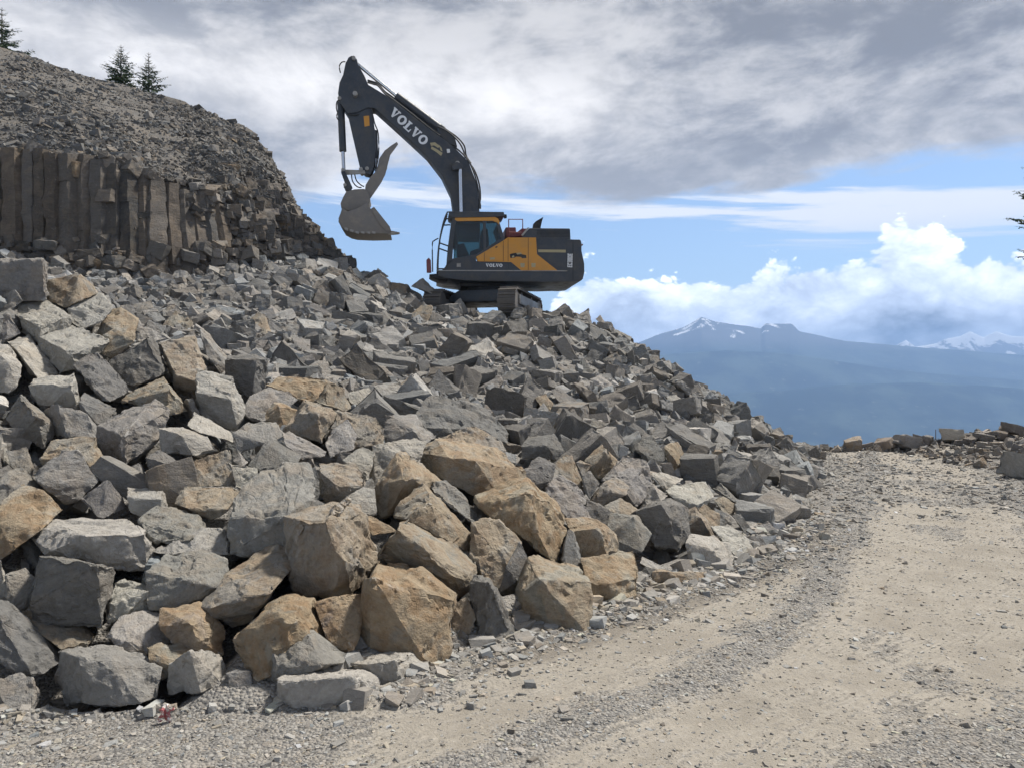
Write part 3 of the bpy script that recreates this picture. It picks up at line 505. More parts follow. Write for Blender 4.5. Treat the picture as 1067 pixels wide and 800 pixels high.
# region|tone|short description, or - |visible corners: x,y and how far back, in tenths of the block's own size
ROCKS = '''
A|g|big square-faced grey block topping the heap's cliff end|-60,70,1 235,55,1 250,278,0 -60,290,0 262,100,4 262,240,4 -60,60,6 215,52,6
A|g|-|-50,280,2 78,225,2 128,288,2 0,370,0 -50,385,0 85,228,4
A|l|pale-topped block with black shaded side under the square one|62,350,3 130,290,7 245,285,8 390,368,5 220,425,0 222,525,1 385,420,5 120,450,3
A|o|brownish angular lump beside the square-faced top block|262,175,4 430,128,4 540,240,4 425,290,0 365,325,0 262,275,2
A|l|smooth light slab leaning on the brownish lump|375,330,2 545,240,7 575,252,7 622,325,4 560,405,1 470,440,0 385,395,1
A|o|-|550,470,2 570,400,2 628,320,6 680,325,6 770,385,5 745,505,1 690,480,0 600,490,1
A|o|knobbly low lump in the upper heap|575,480,2 630,440,4 690,530,2 745,512,1 620,618,0 570,580,0
A|l|broad pale-topped block in the middle of the upper heap|228,490,3 388,415,8 600,510,5 400,580,0 335,688,1 220,550,3 565,585,4 420,660,1
A|l|long pale block leaning steeply between two darker ones|42,515,4 95,560,1 160,473,6 325,690,4 300,720,3 210,712,0 165,690,2
A|g|-|-60,400,3 42,355,4 122,470,3 30,520,0 -60,530,1
A|l|cracked rounded slab cut by the photo's edge|-60,520,3 50,528,4 130,645,3 122,705,2 72,788,0 -60,800,0 0,600,0
A|d|tilted dark slab with a bright worn upper edge|415,650,2 500,580,4 545,574,5 720,770,4 715,785,3 610,840,0 570,835,0 500,745,0
A|d|dark squarish block with a thin bright road-side edge|615,620,2 820,482,3 850,500,6 932,660,5 915,685,2 738,762,0 680,735,0
A|l|-|765,405,5 940,495,3 850,520,1 755,510,1
A|o|brown-tinted boulder with a hollowed face and dark foot|885,515,4 1085,493,6 1150,670,4 1095,735,0 975,695,0 930,620,2 1090,850,3 980,800,3
A|g|-|660,318,3 835,283,5 868,352,4 770,392,0 700,350,0
A|o|-|880,445,1 975,342,5 1060,375,5 1075,480,2 960,490,0
B|l|light block with a gently hollowed front|160,62,0 185,28,4 320,8,6 410,-8,6 418,40,3 398,55,0 440,190,3 425,185,2 210,168,0 280,175,0
B|g|tilted grey cube with one bright upper edge|30,240,3 115,118,3 140,130,6 328,295,5 205,232,0 105,338,1 240,398,2
B|g|rough triangular-faced block|255,205,5 320,165,3 480,220,3 545,295,3 535,350,1 380,352,0 300,330,4
B|d|-|438,150,1 475,103,6 642,190,5 640,220,3 550,282,0 445,200,1
B|g|large block with pale sloping top and sharp front corner|550,285,3 700,200,7 860,138,8 935,195,7 680,335,0 690,525,0 935,325,6 545,400,3 600,500,2
B|o|layered slab standing behind the sharp-cornered block|672,150,1 700,110,3 820,60,5 905,18,7 1040,200,4 935,225,1 945,85,1
E|l|pale knobbly block under the white-topped one|-80,560,2 60,553,5 190,610,4 245,690,3 120,720,0 -60,700,0 45,600,0
B|d|-|808,460,2 885,423,6 1022,498,5 975,510,1 885,625,1 830,560,1
B|o|smooth block with a small tan scar|230,470,1 300,370,4 385,355,5 535,346,4 590,560,4 545,605,0 470,460,0 300,600,2
B|g|rough many-faced block against the tan-scarred one|180,555,2 215,590,0 350,420,4 430,430,4 545,590,4 440,700,2 370,740,2 330,700,1
B|d|-|440,690,2 592,592,4 610,600,4 712,730,4 560,800,0 480,720,1
B|l|small neat block with a brilliant flat top|712,632,5 905,638,6 892,692,0 718,692,0 780,782,0 890,740,0 930,735,5 720,755,0
B|g|-|38,425,2 150,403,4 185,520,4 170,570,1 70,520,0
B|l|-|-40,300,4 10,330,4 70,512,3 0,552,0 -40,560,0
B|g|lichen-speckled grey rock above the edge-cut ochre boulder|-60,570,3 60,530,5 120,515,6 270,655,4 230,690,1 -60,720,0
C|t|large ochre boulder cut by the photo's edge|-60,230,1 60,110,4 125,15,6 265,95,5 345,165,5 220,275,1 95,370,0 0,440,0 -60,430,0
C|g|wide grey rock with a shallow scooped top|768,225,2 870,147,5 975,150,6 1100,195,5 1170,280,4 1060,330,0 880,348,0 820,370,1
C|l|long pale-topped loaf-shaped boulder|180,320,4 215,265,5 275,228,7 700,222,7 790,280,4 480,312,0 290,392,1 882,430,4 810,500,2 640,505,1 250,430,3 790,300,2
C|d|dark slab with a large smooth upright face|228,430,1 540,468,0 625,485,2 640,525,3 595,790,3 560,820,0 170,800,0 180,690,0 230,422,4
C|g|-|35,530,2 140,490,5 207,540,4 170,680,2 110,742,0 30,640,1
C|l|-|605,700,1 635,575,5 695,547,6 825,590,5 820,620,2 832,715,3 660,780,0 600,800,0
C|g|block with smooth dark side and pale grooved top|815,505,2 900,450,4 930,412,6 1100,390,7 1265,440,6 1265,560,4 1205,600,1 1080,560,0 1085,695,0 842,718,0 1190,650,2
F|l|wavy-ridged pale rock|-110,560,1 0,500,4 150,430,5 290,430,6 310,520,4 300,570,2 100,575,0
D|d|large boulder with a bright slanting edge at the heap's foot|-60,-40,1 50,-10,4 90,40,5 330,240,5 325,310,3 190,403,0 100,370,0 -60,280,0
C|l|-|-50,440,3 5,450,3 42,570,3 35,640,1 -50,680,0
D|o|-|105,50,4 195,10,6 275,65,5 445,95,5 525,165,4 495,225,1 335,240,0 230,160,1
D|g|big rounded boulder with a cracked broad face on the gravel|325,255,4 460,228,4 640,228,5 795,272,4 882,350,3 865,520,1 740,548,0 445,545,0 390,545,2 322,430,4 455,300,0
D|g|round-shouldered rock at the foot of the heap's cliff end|-40,420,3 115,378,5 180,405,4 228,505,3 180,597,0 40,575,0 -40,560,1
D|l|grey rock with a creamy sloping top|590,165,1 675,62,4 830,28,7 940,35,7 940,215,3 820,275,0 640,232,0 720,200,0
G|r|orange-crusted rock with a wrinkled grey side|-75,250,2 -60,190,3 20,170,5 145,138,6 230,200,5 285,300,4 272,435,2 150,410,0 100,260,0 -70,280,1 0,390,1
D|o|-|815,235,2 880,215,4 1020,212,6 1070,250,5 970,340,1 950,400,1 880,420,1 830,300,1
G|l|two-toned wedge, half dark half bright|-10,490,2 95,420,0 205,400,5 265,435,5 325,605,4 320,630,3 155,640,0 -15,650,2 -20,600,2
G|g|-|300,540,2 365,515,5 435,530,3 437,620,1 325,632,0
E|l|white-topped block with a dark front face|140,255,5 165,238,6 335,283,6 400,445,4 385,510,2 318,405,0 135,368,1 140,475,2 340,580,1 360,570,1
E|d|dark upright block with one brown side|288,185,2 310,163,5 440,157,6 530,182,4 527,330,4 465,190,0 435,395,0 400,432,1 285,270,2
E|g|-|145,20,2 175,15,4 300,165,4 300,225,2 270,265,1 185,150,1
E|g|rough rounded rock below the dark upright block|395,470,1 440,380,4 530,338,7 640,362,6 682,410,5 560,520,1 480,532,0 395,500,0
E|t|low brown slab uphill of the gold-capped block|525,325,1 590,275,5 650,285,4 835,305,4 860,300,5 780,418,0 680,410,0
E|o|brown facet-sided rock|778,420,1 862,298,4 950,340,4 998,445,3 960,470,1 850,440,0
E|t|small gold-capped block|513,490,1 550,424,5 600,428,5 697,468,4 620,575,0 520,525,0 590,440,1
E|o|brown-grey ridge-backed block|615,580,1 700,480,1 735,413,5 880,455,5 910,495,4 830,645,0 740,612,0 800,480,0
E|l|-|850,640,1 880,580,3 975,518,5 1025,605,4 1000,680,2 880,722,0
H|o|-|-60,250,5 0,255,6 160,290,5 210,350,4 205,430,2 45,475,0 -40,380,1
E|g|-|335,590,1 420,532,4 570,533,6 620,600,4 540,650,1 370,702,0
E|d|dark pyramid-shaped rock|425,770,1 510,640,4 570,628,6 708,720,5 680,770,2 500,810,0 460,790,0
E|g|-|608,595,3 645,578,5 850,690,4 845,720,2 720,740,0 620,650,0
E|l|-|82,550,1 125,478,6 200,510,6 320,590,5 330,640,3 200,600,0 140,585,0
F|o|tan-grey wedge|28,110,2 130,40,4 315,-10,6 330,85,4 342,185,1 75,190,0 35,150,1
F|l|-|335,50,2 372,10,4 415,60,3 388,82,0
F|l|-|333,85,4 470,92,5 477,130,3 400,215,0 345,200,0
F|o|flat-topped block with a black undercut|18,290,2 65,192,5 350,192,7 380,230,5 320,320,1 130,328,0 210,390,1 80,310,0
F|g|largest mid-heap block, bedded pale top, smooth dark front|325,365,1 350,270,4 480,115,8 610,72,9 740,75,9 800,150,7 800,250,5 695,275,4 690,330,2 638,345,0 650,505,0 440,560,0 302,585,0 650,520,1
F|o|-|822,75,6 1010,62,7 1075,155,4 1070,190,2 915,190,0 825,115,1 815,240,1 860,292,0 970,270,1
F|g|-|700,330,0 725,278,3 785,256,5 845,295,3 800,330,0
F|o|long pale orange-streaked slab over a black hollow|165,854,2 290,670,5 470,550,8 655,518,8 672,570,7 680,620,6 530,798,0 390,790,0 215,868,0 330,968,2 440,930,2 240,915,1
F|o|big upright tan-grey boulder in the front row|632,368,2 700,345,4 990,263,8 1015,272,8 1070,350,7 1142,615,7 1130,660,6 1000,790,3 880,815,1 650,770,1 660,480,1 715,382,0 850,390,0 950,600,0
G|T|orange-stained boulder with a peach-coloured top|340,330,2 480,210,4 630,93,8 785,125,7 865,350,5 800,400,3 540,545,0 475,570,0 400,500,1 660,215,1 555,200,2
G|g|grey pointed slab leaning before the orange-stained boulder|522,370,2 600,330,3 725,273,4 770,300,6 955,435,5 930,480,3 830,490,0 610,500,0 600,645,0 560,640,1 540,600,1
G|l|flat-topped pale slab lying foremost on the gravel|605,505,5 740,488,8 1100,500,9 1150,555,6 1160,600,5 1155,680,4 1030,690,1 1000,755,0 690,745,0 605,720,1 598,590,0 1010,560,0 860,590,0
J|l|flat slab with a brown end behind the foremost slab|-60,440,5 0,420,6 330,384,9 400,403,6 440,485,5 442,615,4 330,620,1 210,640,0 125,490,0 270,468,0 -50,480,2
G|r|dark rusty boulder deep between two big ochre ones|790,140,2 900,115,3 1060,100,5 1065,300,3 1000,400,0 900,425,0 860,350,0
J|d|-|-60,300,2 60,310,3 130,390,2 0,420,0
H|d|broad dark boulder with a low pointed top|398,270,2 480,180,5 570,183,5 740,215,7 800,280,6 905,375,5 890,435,3 750,350,1 500,412,0 415,340,0
H|g|-|218,275,4 390,282,5 500,400,4 440,440,0 225,440,0 370,360,0
H|o|-|505,410,2 625,378,4 720,327,6 860,415,5 905,485,3 700,480,0 560,450,0
H|t|golden-edged boulder with a wavy sunlit top|418,485,4 505,415,6 690,462,9 830,458,9 985,580,5 992,690,4 850,715,1 720,720,0 555,640,0 580,515,0 720,530,0 430,560,3
H|t|tan wedge with a bright cream top|155,770,3 150,690,3 295,478,5 410,550,7 545,660,5 525,735,4 350,625,0 240,825,1 190,850,2
H|l|-|130,645,1 150,445,3 200,438,5 400,408,6 440,430,5 410,540,2 180,680,0
H|l|-|-10,530,2 90,452,6 155,490,5 155,545,3 125,640,0 40,560,0
H|l|-|5,740,2 95,678,5 160,690,5 172,835,2 100,842,0 60,790,0
I|o|broad brown-ridged boulder behind the rippled slab|262,150,2 340,40,4 432,-35,6 480,10,5 600,140,5 705,255,4 690,350,2 520,250,0 340,160,0 480,60,1
I|g|-|470,-40,3 560,-45,4 640,20,4 765,160,3 720,190,0 620,120,0 500,20,0
I|o|slanting slab with a pale rippled top|172,360,2 290,215,2 330,148,6 400,165,7 510,235,8 690,350,7 728,400,6 705,490,3 650,500,0 560,435,0 300,232,0 680,560,2 610,605,2 420,480,2 180,400,2
I|r|-|95,155,2 140,140,4 230,190,4 280,230,3 150,250,0
I|T|big flat-faced deep-ochre boulder of the front row|115,510,1 165,500,0 185,408,4 230,402,6 345,415,6 420,450,5 490,530,4 600,575,4 603,610,3 585,860,2 545,950,1 450,950,0 135,875,0 72,770,1 90,690,1
I|o|tan roughly pitted boulder beside the rippled slab|690,330,2 705,190,3 760,168,5 850,172,5 972,290,4 900,420,1 850,542,0 760,470,0 720,450,1
I|d|-|965,290,4 1025,385,4 960,500,1 850,570,0 890,430,0
I|d|grey column-like block standing on end|690,510,2 720,478,4 805,487,4 845,545,4 975,800,4 972,825,3 935,805,1 825,868,0 765,870,0 700,640,1 800,520,0
I|o|-|600,640,2 680,595,4 722,720,3 700,800,1 600,850,0 590,750,1
L|o|squat tan-grey block with a bright top|45,450,5 115,275,6 160,264,8 385,330,8 448,405,3 175,392,0 85,460,1 95,640,1 230,675,0 430,692,0 440,680,1 60,520,3
L|t|rust-fronted block with a creamy top|412,285,5 620,240,8 690,235,8 722,375,3 560,413,0 440,410,1 443,512,0 580,542,0 697,522,1
K|T|large ochre boulder with a dark orange underside|-215,470,4 -150,440,6 -60,435,6 85,355,8 140,400,8 310,560,6 315,640,5 265,820,2 230,810,1 150,640,0 30,655,0 -60,610,1 140,450,1 -160,510,2
K|g|-|290,810,2 330,650,4 360,660,4 440,900,2 400,915,0 300,830,1
K|t|ochre-capped squarish block|320,590,5 400,578,7 490,600,7 605,675,5 612,775,3 545,785,0 415,800,0 350,665,0 500,640,0
K|g|smooth hump-backed grey boulder|188,440,2 255,355,5 300,348,6 385,400,5 470,540,4 450,595,0 320,575,0
K|d|-|430,480,3 500,500,4 570,550,3 560,645,0 450,600,0
K|g|blunt grey boulder with one bright curved edge|555,620,2 570,560,4 715,568,5 800,685,4 740,770,0 620,760,0 560,680,0 690,580,2
K|d|big dark many-sided boulder near the road|715,550,2 780,510,5 900,478,6 995,530,5 1000,685,3 940,755,0 810,742,0 850,500,0 910,600,0
K|l|-|730,530,1 800,395,4 885,460,4 850,490,0
K|g|twisted grey boulder with a pinkish shoulder|505,395,2 590,290,4 640,235,6 770,262,6 800,390,5 770,470,2 715,525,0 650,430,0
K|o|-|448,485,2 510,400,3 595,355,6 668,410,5 655,455,2 530,512,0 580,440,0
K|o|-|535,515,3 620,468,6 712,537,5 640,582,0 575,560,0
K|t|ochre cube tipped on its corner|425,265,3 515,173,6 600,262,5 590,295,3 495,378,0 470,300,0 545,210,1
K|o|-|375,275,3 400,265,5 465,290,3 410,345,0
K|o|tan pointed prism|252,290,2 320,228,5 350,238,5 418,395,3 410,432,1 320,370,0
K|g|-|410,350,2 450,325,4 500,390,3 450,475,0 420,430,1
K|d|dark block perched on another block|72,185,1 110,128,5 250,120,6 305,215,4 265,262,2 150,220,0 80,252,0 210,180,0
K|d|-|85,320,2 130,270,5 170,247,6 265,285,4 250,370,1 185,428,0 130,400,0
K|t|upright pale tan block half up the road-side slope|865,190,2 900,170,4 945,163,5 1012,325,4 960,352,0 895,325,0 930,260,0
K|d|-|698,190,2 740,145,4 800,128,6 860,200,5 870,265,3 800,328,0 770,240,0
K|l|-|785,335,3 850,330,5 970,365,5 930,395,1 870,435,0
M|l|broad pale flat-topped rock on the road-side slope|75,435,3 125,395,6 290,388,7 335,465,5 245,510,0 240,565,0 160,510,1
M|l|very pale block facing the road at the pile's foot|185,720,1 215,675,4 340,680,6 420,720,6 450,800,4 430,870,1 330,880,0 210,870,0 330,760,0
M|l|pale wedge running down to the road|330,632,6 420,625,7 520,690,6 600,800,4 610,840,2 520,850,0 440,770,0
M|d|-|525,690,2 600,680,5 640,740,3 630,780,1 550,760,0
M|o|-|235,560,2 290,505,5 370,560,4 375,640,1 310,620,0
M|g|-|345,530,2 430,570,4 440,620,2 380,630,0
M|d|-|445,570,2 490,560,4 550,640,3 520,682,0
M|o|-|340,480,2 390,460,5 480,520,4 450,560,1 400,560,0
M|g|dark-backed rock nearest the road's bend|580,470,2 690,460,5 740,520,4 650,545,0 600,520,0
M|g|-|510,370,3 560,350,5 670,440,4 660,470,1 570,460,0
M|g|-|680,590,2 750,535,5 770,610,3 740,645,1 690,640,0
M|g|-|550,640,3 640,600,5 720,680,4 700,700,1 570,680,0
M|l|lone low slab out on the road's edge|760,485,2 780,460,5 865,475,5 865,510,2 770,505,0
L|t|low plank-shaped tan slab lying along the pile's foot|800,345,2 820,335,4 1090,350,6 1095,410,4 935,435,0 815,430,0 890,350,0
L|l|-|745,265,4 885,330,4 800,340,0 735,300,1
L|d|-|730,380,2 760,320,4 830,340,3 800,390,0
L|g|-|100,700,2 140,640,5 210,635,5 235,690,2 110,710,0
M|o|-|360,230,2 450,205,5 465,260,3 400,280,0
M|l|oval pale stone among dark rubble by the road|255,315,3 340,305,5 350,350,3 290,365,0
M|d|-|335,420,3 380,390,5 490,500,4 450,490,0
O|l|saddle-shaped pale boulder, largest below the excavator's tracks|640,545,0 700,430,4 790,388,6 850,465,5 912,520,4 900,555,1 740,530,0
O|d|-|545,420,2 600,385,5 665,455,3 650,490,1 560,470,0
O|d|-|355,570,2 400,490,4 475,550,3 460,585,0
O|g|-|450,470,2 500,445,5 555,490,3 490,545,0
O|l|-|480,570,2 530,530,5 630,520,5 590,570,0 500,590,0
O|g|big grey block uphill with a dark underside|200,390,2 280,280,5 370,350,4 370,380,1 270,410,0
O|g|tilted cube high on the rubble|155,260,2 220,235,5 265,290,4 200,355,0 165,320,1
O|o|-|365,260,2 420,205,5 480,210,5 470,320,1 370,290,0
O|d|-|460,300,2 490,240,5 590,300,4 560,330,1 460,325,0
O|d|dark humped rock just below the cab|590,290,2 650,270,5 740,310,4 720,355,1 620,350,0
O|g|-|575,220,2 640,165,5 680,240,3 620,265,0
O|o|flat tan block on the crest below the bucket|225,75,4 320,85,4 340,135,1 230,145,0
O|g|-|155,40,3 180,0,5 240,45,4 160,60,0
O|g|peaked rock on the crest before the mirror|370,100,3 430,55,5 490,110,4 500,150,1 440,120,0
O|g|-|725,670,2 740,660,3 850,590,6 900,610,5 840,700,2 790,740,0 725,720,0
O|g|-|835,720,2 890,640,5 980,710,3 870,760,0
O|o|-|305,640,2 370,585,5 430,640,4 450,690,2 330,700,0
O|l|-|158,650,2 300,635,6 320,700,3 240,740,0
O|l|pale-rimmed cube in the middle of the rubble|15,690,2 130,660,6 190,740,4 80,770,0 20,740,0
O|g|-|880,290,3 1000,310,5 1030,360,2 900,330,0
O|g|-|730,240,2 790,250,4 830,290,3 770,305,0
O|g|-|785,560,2 860,545,5 910,590,4 790,620,0
P|o|upright column end with an ochre cap|405,585,1 415,510,3 470,455,5 510,470,5 550,570,3 520,600,0 415,615,0
P|l|-|535,475,2 660,435,5 690,485,3 600,510,0
P|g|-|795,550,1 860,490,5 960,495,5 915,560,2 820,580,0
P|g|-|600,560,2 650,515,5 770,540,4 720,590,1 650,610,0
P|d|-|360,330,2 480,260,5 545,320,3 470,370,0
P|g|slab lying at the foot of the rock columns|490,220,2 550,175,5 650,220,3 600,260,0
P|d|-|235,330,2 270,300,4 330,320,4 400,400,2 310,440,0
P|g|-|145,430,2 170,390,5 300,390,5 290,450,0
P|d|-|750,430,2 790,410,5 880,465,3 800,490,0
P|g|-|490,390,2 540,360,5 580,400,3 530,440,0
P|d|-|440,620,2 540,610,5 640,650,4 600,690,1 480,690,0
P|l|-|640,600,2 700,600,5 760,640,3 700,665,0
P|g|-|590,690,1 650,650,5 780,700,4 720,760,0
E|g|-|715,240,1 800,190,5 860,200,5 905,290,3 800,270,0
E|d|-|865,190,2 930,130,5 1035,235,4 930,280,0
E|g|-|930,310,2 1000,285,5 1035,330,3 980,375,0
E|d|-|780,165,2 830,120,5 910,150,4 890,190,0
P|g|-|820,610,2 910,575,5 920,610,3 850,630,0
N|g|block on the crest, alone against the mountains|565,190,3 600,180,5 680,220,4 670,240,1 580,225,0
N|g|-|485,120,3 510,100,5 555,160,4 540,175,0
N|d|shard pointing skyward on the crest behind the tracks|400,90,2 445,60,4 450,75,3 410,120,0
N|g|-|410,160,2 440,135,5 500,170,3 490,195,0
N|g|-|290,230,3 330,205,5 400,290,3 360,310,0
N|d|-|30,400,2 100,340,5 170,400,3 60,420,0
N|g|-|35,440,2 110,415,5 135,490,2 90,505,0
N|g|-|230,400,3 290,370,5 390,450,3 320,440,0
N|g|triangular upright slab on the road-side slope|375,400,2 410,335,4 480,430,3 400,450,0
N|l|-|455,455,2 510,430,5 580,490,4 480,550,0
N|d|long dark slab lying downhill|240,520,3 280,500,5 420,610,4 390,655,1 280,580,0
N|g|-|660,400,2 690,380,5 770,400,4 740,430,0
N|d|dark blunt boulder on the skyline of the road-side slope|900,400,3 1015,430,4 1010,500,2 960,470,0
N|g|-|400,720,2 470,670,5 545,700,4 520,770,1 410,770,0
N|o|-|150,560,3 210,530,5 280,650,3 240,700,0
N|g|-|60,660,2 110,625,5 180,650,4 150,700,0
N|l|-|880,550,2 930,540,5 970,580,3 900,610,0
N|d|-|180,290,3 240,280,5 310,360,3 220,370,0
N|g|-|890,690,2 980,680,5 990,750,3 920,760,0
N|g|-|755,310,3 830,320,4 840,345,2 780,350,0
'''
def finish_rock(bm, S, rng, fine, amp=1.0, chips=3, seed=0):
    """chip, bevel, subdivide and roughen a convex block"""
    cen = Vector((0, 0, 0)); vs = list(bm.verts)
    for v in vs: cen += v.co
    cen /= len(vs)
    for k in range(chips):
        v = vs[rng.randrange(len(vs))] if all(x.is_valid for x in vs) else list(bm.verts)[rng.randrange(len(bm.verts))]
        dr = (v.co - cen).normalized(); dr = (dr + Vector((rng.uniform(-.6, .6), rng.uniform(-.6, .6), rng.uniform(-.6, .6)))).normalized()
        tip = max(bm.verts, key=lambda q: q.co.dot(dr)).co
        r = bmesh.ops.bisect_plane(bm, geom=bm.verts[:] + bm.edges[:] + bm.faces[:], plane_co=tip - dr * S * rng.uniform(.015, .06), plane_no=dr, clear_outer=True)
        ed = [e for e in bm.edges if e.is_boundary]
        if ed:
            try: bmesh.ops.contextual_create(bm, geom=ed)
            except Exception: pass
    bmesh.ops.dissolve_limit(bm, angle_limit=rad(5), verts=bm.verts[:], edges=bm.edges[:])
    try: bmesh.ops.bevel(bm, geom=bm.edges[:], offset=S * .016 * amp, offset_type='OFFSET', segments=1, profile=.5, affect='EDGES', clamp_overlap=True)
    except Exception: pass
    bmesh.ops.triangulate(bm, faces=bm.faces[:])
    for k in range(7):
        ed = [e for e in bm.edges if e.calc_length() > fine]
        if not ed: break
        bmesh.ops.subdivide_edges(bm, edges=ed, cuts=1)
        bmesh.ops.triangulate(bm, faces=[f for f in bm.faces if len(f.verts) > 3])
    bmesh.ops.recalc_face_normals(bm, faces=bm.faces[:]); bm.normal_update()
    V = np.array([v.co for v in bm.verts]); N = np.array([v.normal for v in bm.verts])
    ax = np.array([rng.gauss(0, 1) for _ in range(3)]); ax /= np.linalg.norm(ax)
    Q = V / S + seed * 3.7
    lay = Q + np.outer(Q @ ax, ax) * 3.5                                # stretched noise: split bedding
    d = .034 * fbm(Q * 2.3, 3, 5) + .034 * fbm(lay * 2.6, 4, 9, .6) - .030 * np.maximum(0, np.abs(fbm(lay * 2.0, 3, 13)) * -5 + .55) + .016 * fbm(Q * 11, 3, 15)
    d = d - .040 * sstep(.16, .30, fbm(Q * 1.7, 2, 19)) - .03 * sstep(.10, .2, fbm(Q * 3.6, 2, 23))      # scars where flakes broke off
    V = V + N * (d * S * amp)[:, None]
    for v, c in zip(bm.verts, V): v.co = c
def rock_mesh(name, pts, S, rng, fine, amp=1.0, chips=3, seed=0):
    bm = bmesh.new()
    for p in pts: bm.verts.new(p)
    r = bmesh.ops.convex_hull(bm, input=bm.verts[:])
    bmesh.ops.delete(bm, geom=list({g for k in ('geom_interior', 'geom_unused') for g in r[k] if isinstance(g, bmesh.types.BMVert) and g.is_valid}), context='VERTS')
    finish_rock(bm, S, rng, fine, amp, chips, seed)
    me = bpy.data.meshes.new(name); bm.to_mesh(me); bm.free()
    for p in me.polygons: p.use_smooth = True
    me.set_sharp_from_angle(angle=rad(32))
    return me
THINGS = []        # every boulder that is a thing: object, photo centre, photo size, tone, description
def build_traced():
    for n, line in enumerate(ROCKS.strip().splitlines()):
        reg, tone, nick, pts = line.split('|')
        ox, oy = REG[reg]; rng = random.Random(100 + n)
        P = [tuple(float(q) for q in p.split(',')) for p in pts.split()]
        P = [(ox + x / 5.335, oy + y / 5.335, k) for x, y, k in P]
        x0, x1 = min(p[0] for p in P), max(p[0] for p in P); y0, y1 = min(p[1] for p in P), max(p[1] for p in P)
        cx, cy = (x0 + x1) / 2, (y0 + y1) / 2; size = math.sqrt((x1 - x0) * (y1 - y0))
        d = hit(cx, cy + .18 * (y1 - y0)); S = size / F * d; d -= .45 * S
        if y1 > 600: d = min(d, F * H0 / (y1 - 400.0) + .05 * S)       # the front row stands on the gravel
        gm = (sum(p[0] for p in P) / len(P), sum(p[1] for p in P) / len(P)); gr = 1.06 if size > 22 else 1.10
        P = [(gm[0] + (px - gm[0]) * gr, gm[1] + (py - gm[1]) * gr, k) for px, py, k in P]
        W = [at(px, py, d + k * .1 * S * 1.55) for px, py, k in P]
        mx = (P3(*[np.array([p[i] for p in P]) for i in (0, 1)])[:, :2]).mean(0)
        for px, py, k in P:                                            # the unseen back of the block
            W.append(at(mx[0] + (px - mx[0]) * .80, mx[1] + (py - mx[1]) * .80, d + (.60 + .085 * k) * 1.25 * S))
        W = np.array(W); c = W.mean(0); 
        me = rock_mesh('boulder', W - c, S, rng, S / (17 if size > 45 else 8 if size > 22 else 5), 1.0 if size > 20 else .8, 4 if size > 30 else 2, n)
        o = link_mesh('boulder', me, M['rock']); o.location = c
        col = TONE[tone]; f = rng.uniform(.88, 1.12)
        o.color = (col[0] * f * rng.uniform(.98, 1.02), col[1] * f, col[2] * f * rng.uniform(.97, 1.03), min(1, col[3] * rng.uniform(.8, 1.2)))
        THINGS.append(dict(o=o, px=cx, py=cy, w=size, tone=tone, nick=None if nick == '-' else nick, d=d, S=S, asp=(x1 - x0) / (y1 - y0), poly=[(p[0], p[1]) for p in P]))
build_traced()

# ---------------------------------------------------------------- loose rock: shapes used many times
def low_hull(rng, kind, rough=.17, sub=False):
    a, b, c = {'cube': (1, .85, .8), 'slab': (1.15, .85, .42), 'long': (1.45, .72, .62), 'wedge': (1, .9, .7), 'shard': (1.25, .7, .3)}[kind]
    pts = []
    for sx in (-1, 1):
        for sy in (-1, 1):
            for sz in (-1, 1):
                j = [rng.uniform(-rough, rough) for _ in range(3)]
                z = sz * (.55 if kind == 'wedge' and sx > 0 else 1)
                pts.append((a * .5 * (sx + j[0]), b * .5 * (sy + j[1]), c * .5 * (z + j[2])))
    for _ in range(3): 
        k = rng.randrange(8); v = Vector(pts[k]); pts.append(tuple(v * rng.uniform(.8, 1.05) + Vector((rng.uniform(-.2, .2), rng.uniform(-.2, .2), rng.uniform(-.12, .12)))))
    return pts
KINDS = ['cube', 'slab', 'long', 'cube', 'wedge', 'cube', 'long', 'cube', 'slab', 'long']
def make_proto(k, fine, amp, chips):
    rng = random.Random(500 + k); return rock_mesh('rubble_block', low_hull(rng, KINDS[k % len(KINDS)]), 1.0, rng, fine, amp, chips, k)
MID = [make_proto(k, .16, 1.0, 3) for k in range(26)]
for me in MID: me.materials.append(M['rock'])
def tri_of(me):
    me.calc_loop_triangles(); V = np.empty(len(me.vertices) * 3, np.float32); me.vertices.foreach_get('co', V)
    T = np.empty(len(me.loop_triangles) * 3, np.int32); me.loop_triangles.foreach_get('vertices', T); return V.reshape(-1, 3), T.reshape(-1, 3)
def tmp_proto(k, fine, amp, chips, flat=None):
    rng = random.Random(900 + k); kind = flat or KINDS[k % len(KINDS)]
    me = rock_mesh('loose_block', low_hull(rng, kind), 1.0, rng, fine, amp, chips, k); r = tri_of(me); bpy.data.meshes.remove(me); return r
LOWP = [tmp_proto(k, .34, .9, 2) for k in range(22)]
def plain_hull(k, kind):
    rng = random.Random(1300 + k); bm = bmesh.new()
    for p in low_hull(rng, kind, .34): bm.verts.new(p)
    r = bmesh.ops.convex_hull(bm, input=bm.verts[:])
    bmesh.ops.delete(bm, geom=list({g for q in ('geom_interior', 'geom_unused') for g in r[q] if isinstance(g, bmesh.types.BMVert) and g.is_valid}), context='VERTS')
    bmesh.ops.triangulate(bm, faces=bm.faces[:]); bmesh.ops.recalc_face_normals(bm, faces=bm.faces[:])
    bm.verts.index_update(); V = np.array([v.co[:] for v in bm.verts], np.float32); T = np.array([[v.index for v in f.verts] for f in bm.faces], np.int32); bm.free(); return V, T
STONEP = [plain_hull(k, ('shard', 'slab', 'wedge', 'cube', 'shard', 'long')[k % 6]) for k in range(24)]
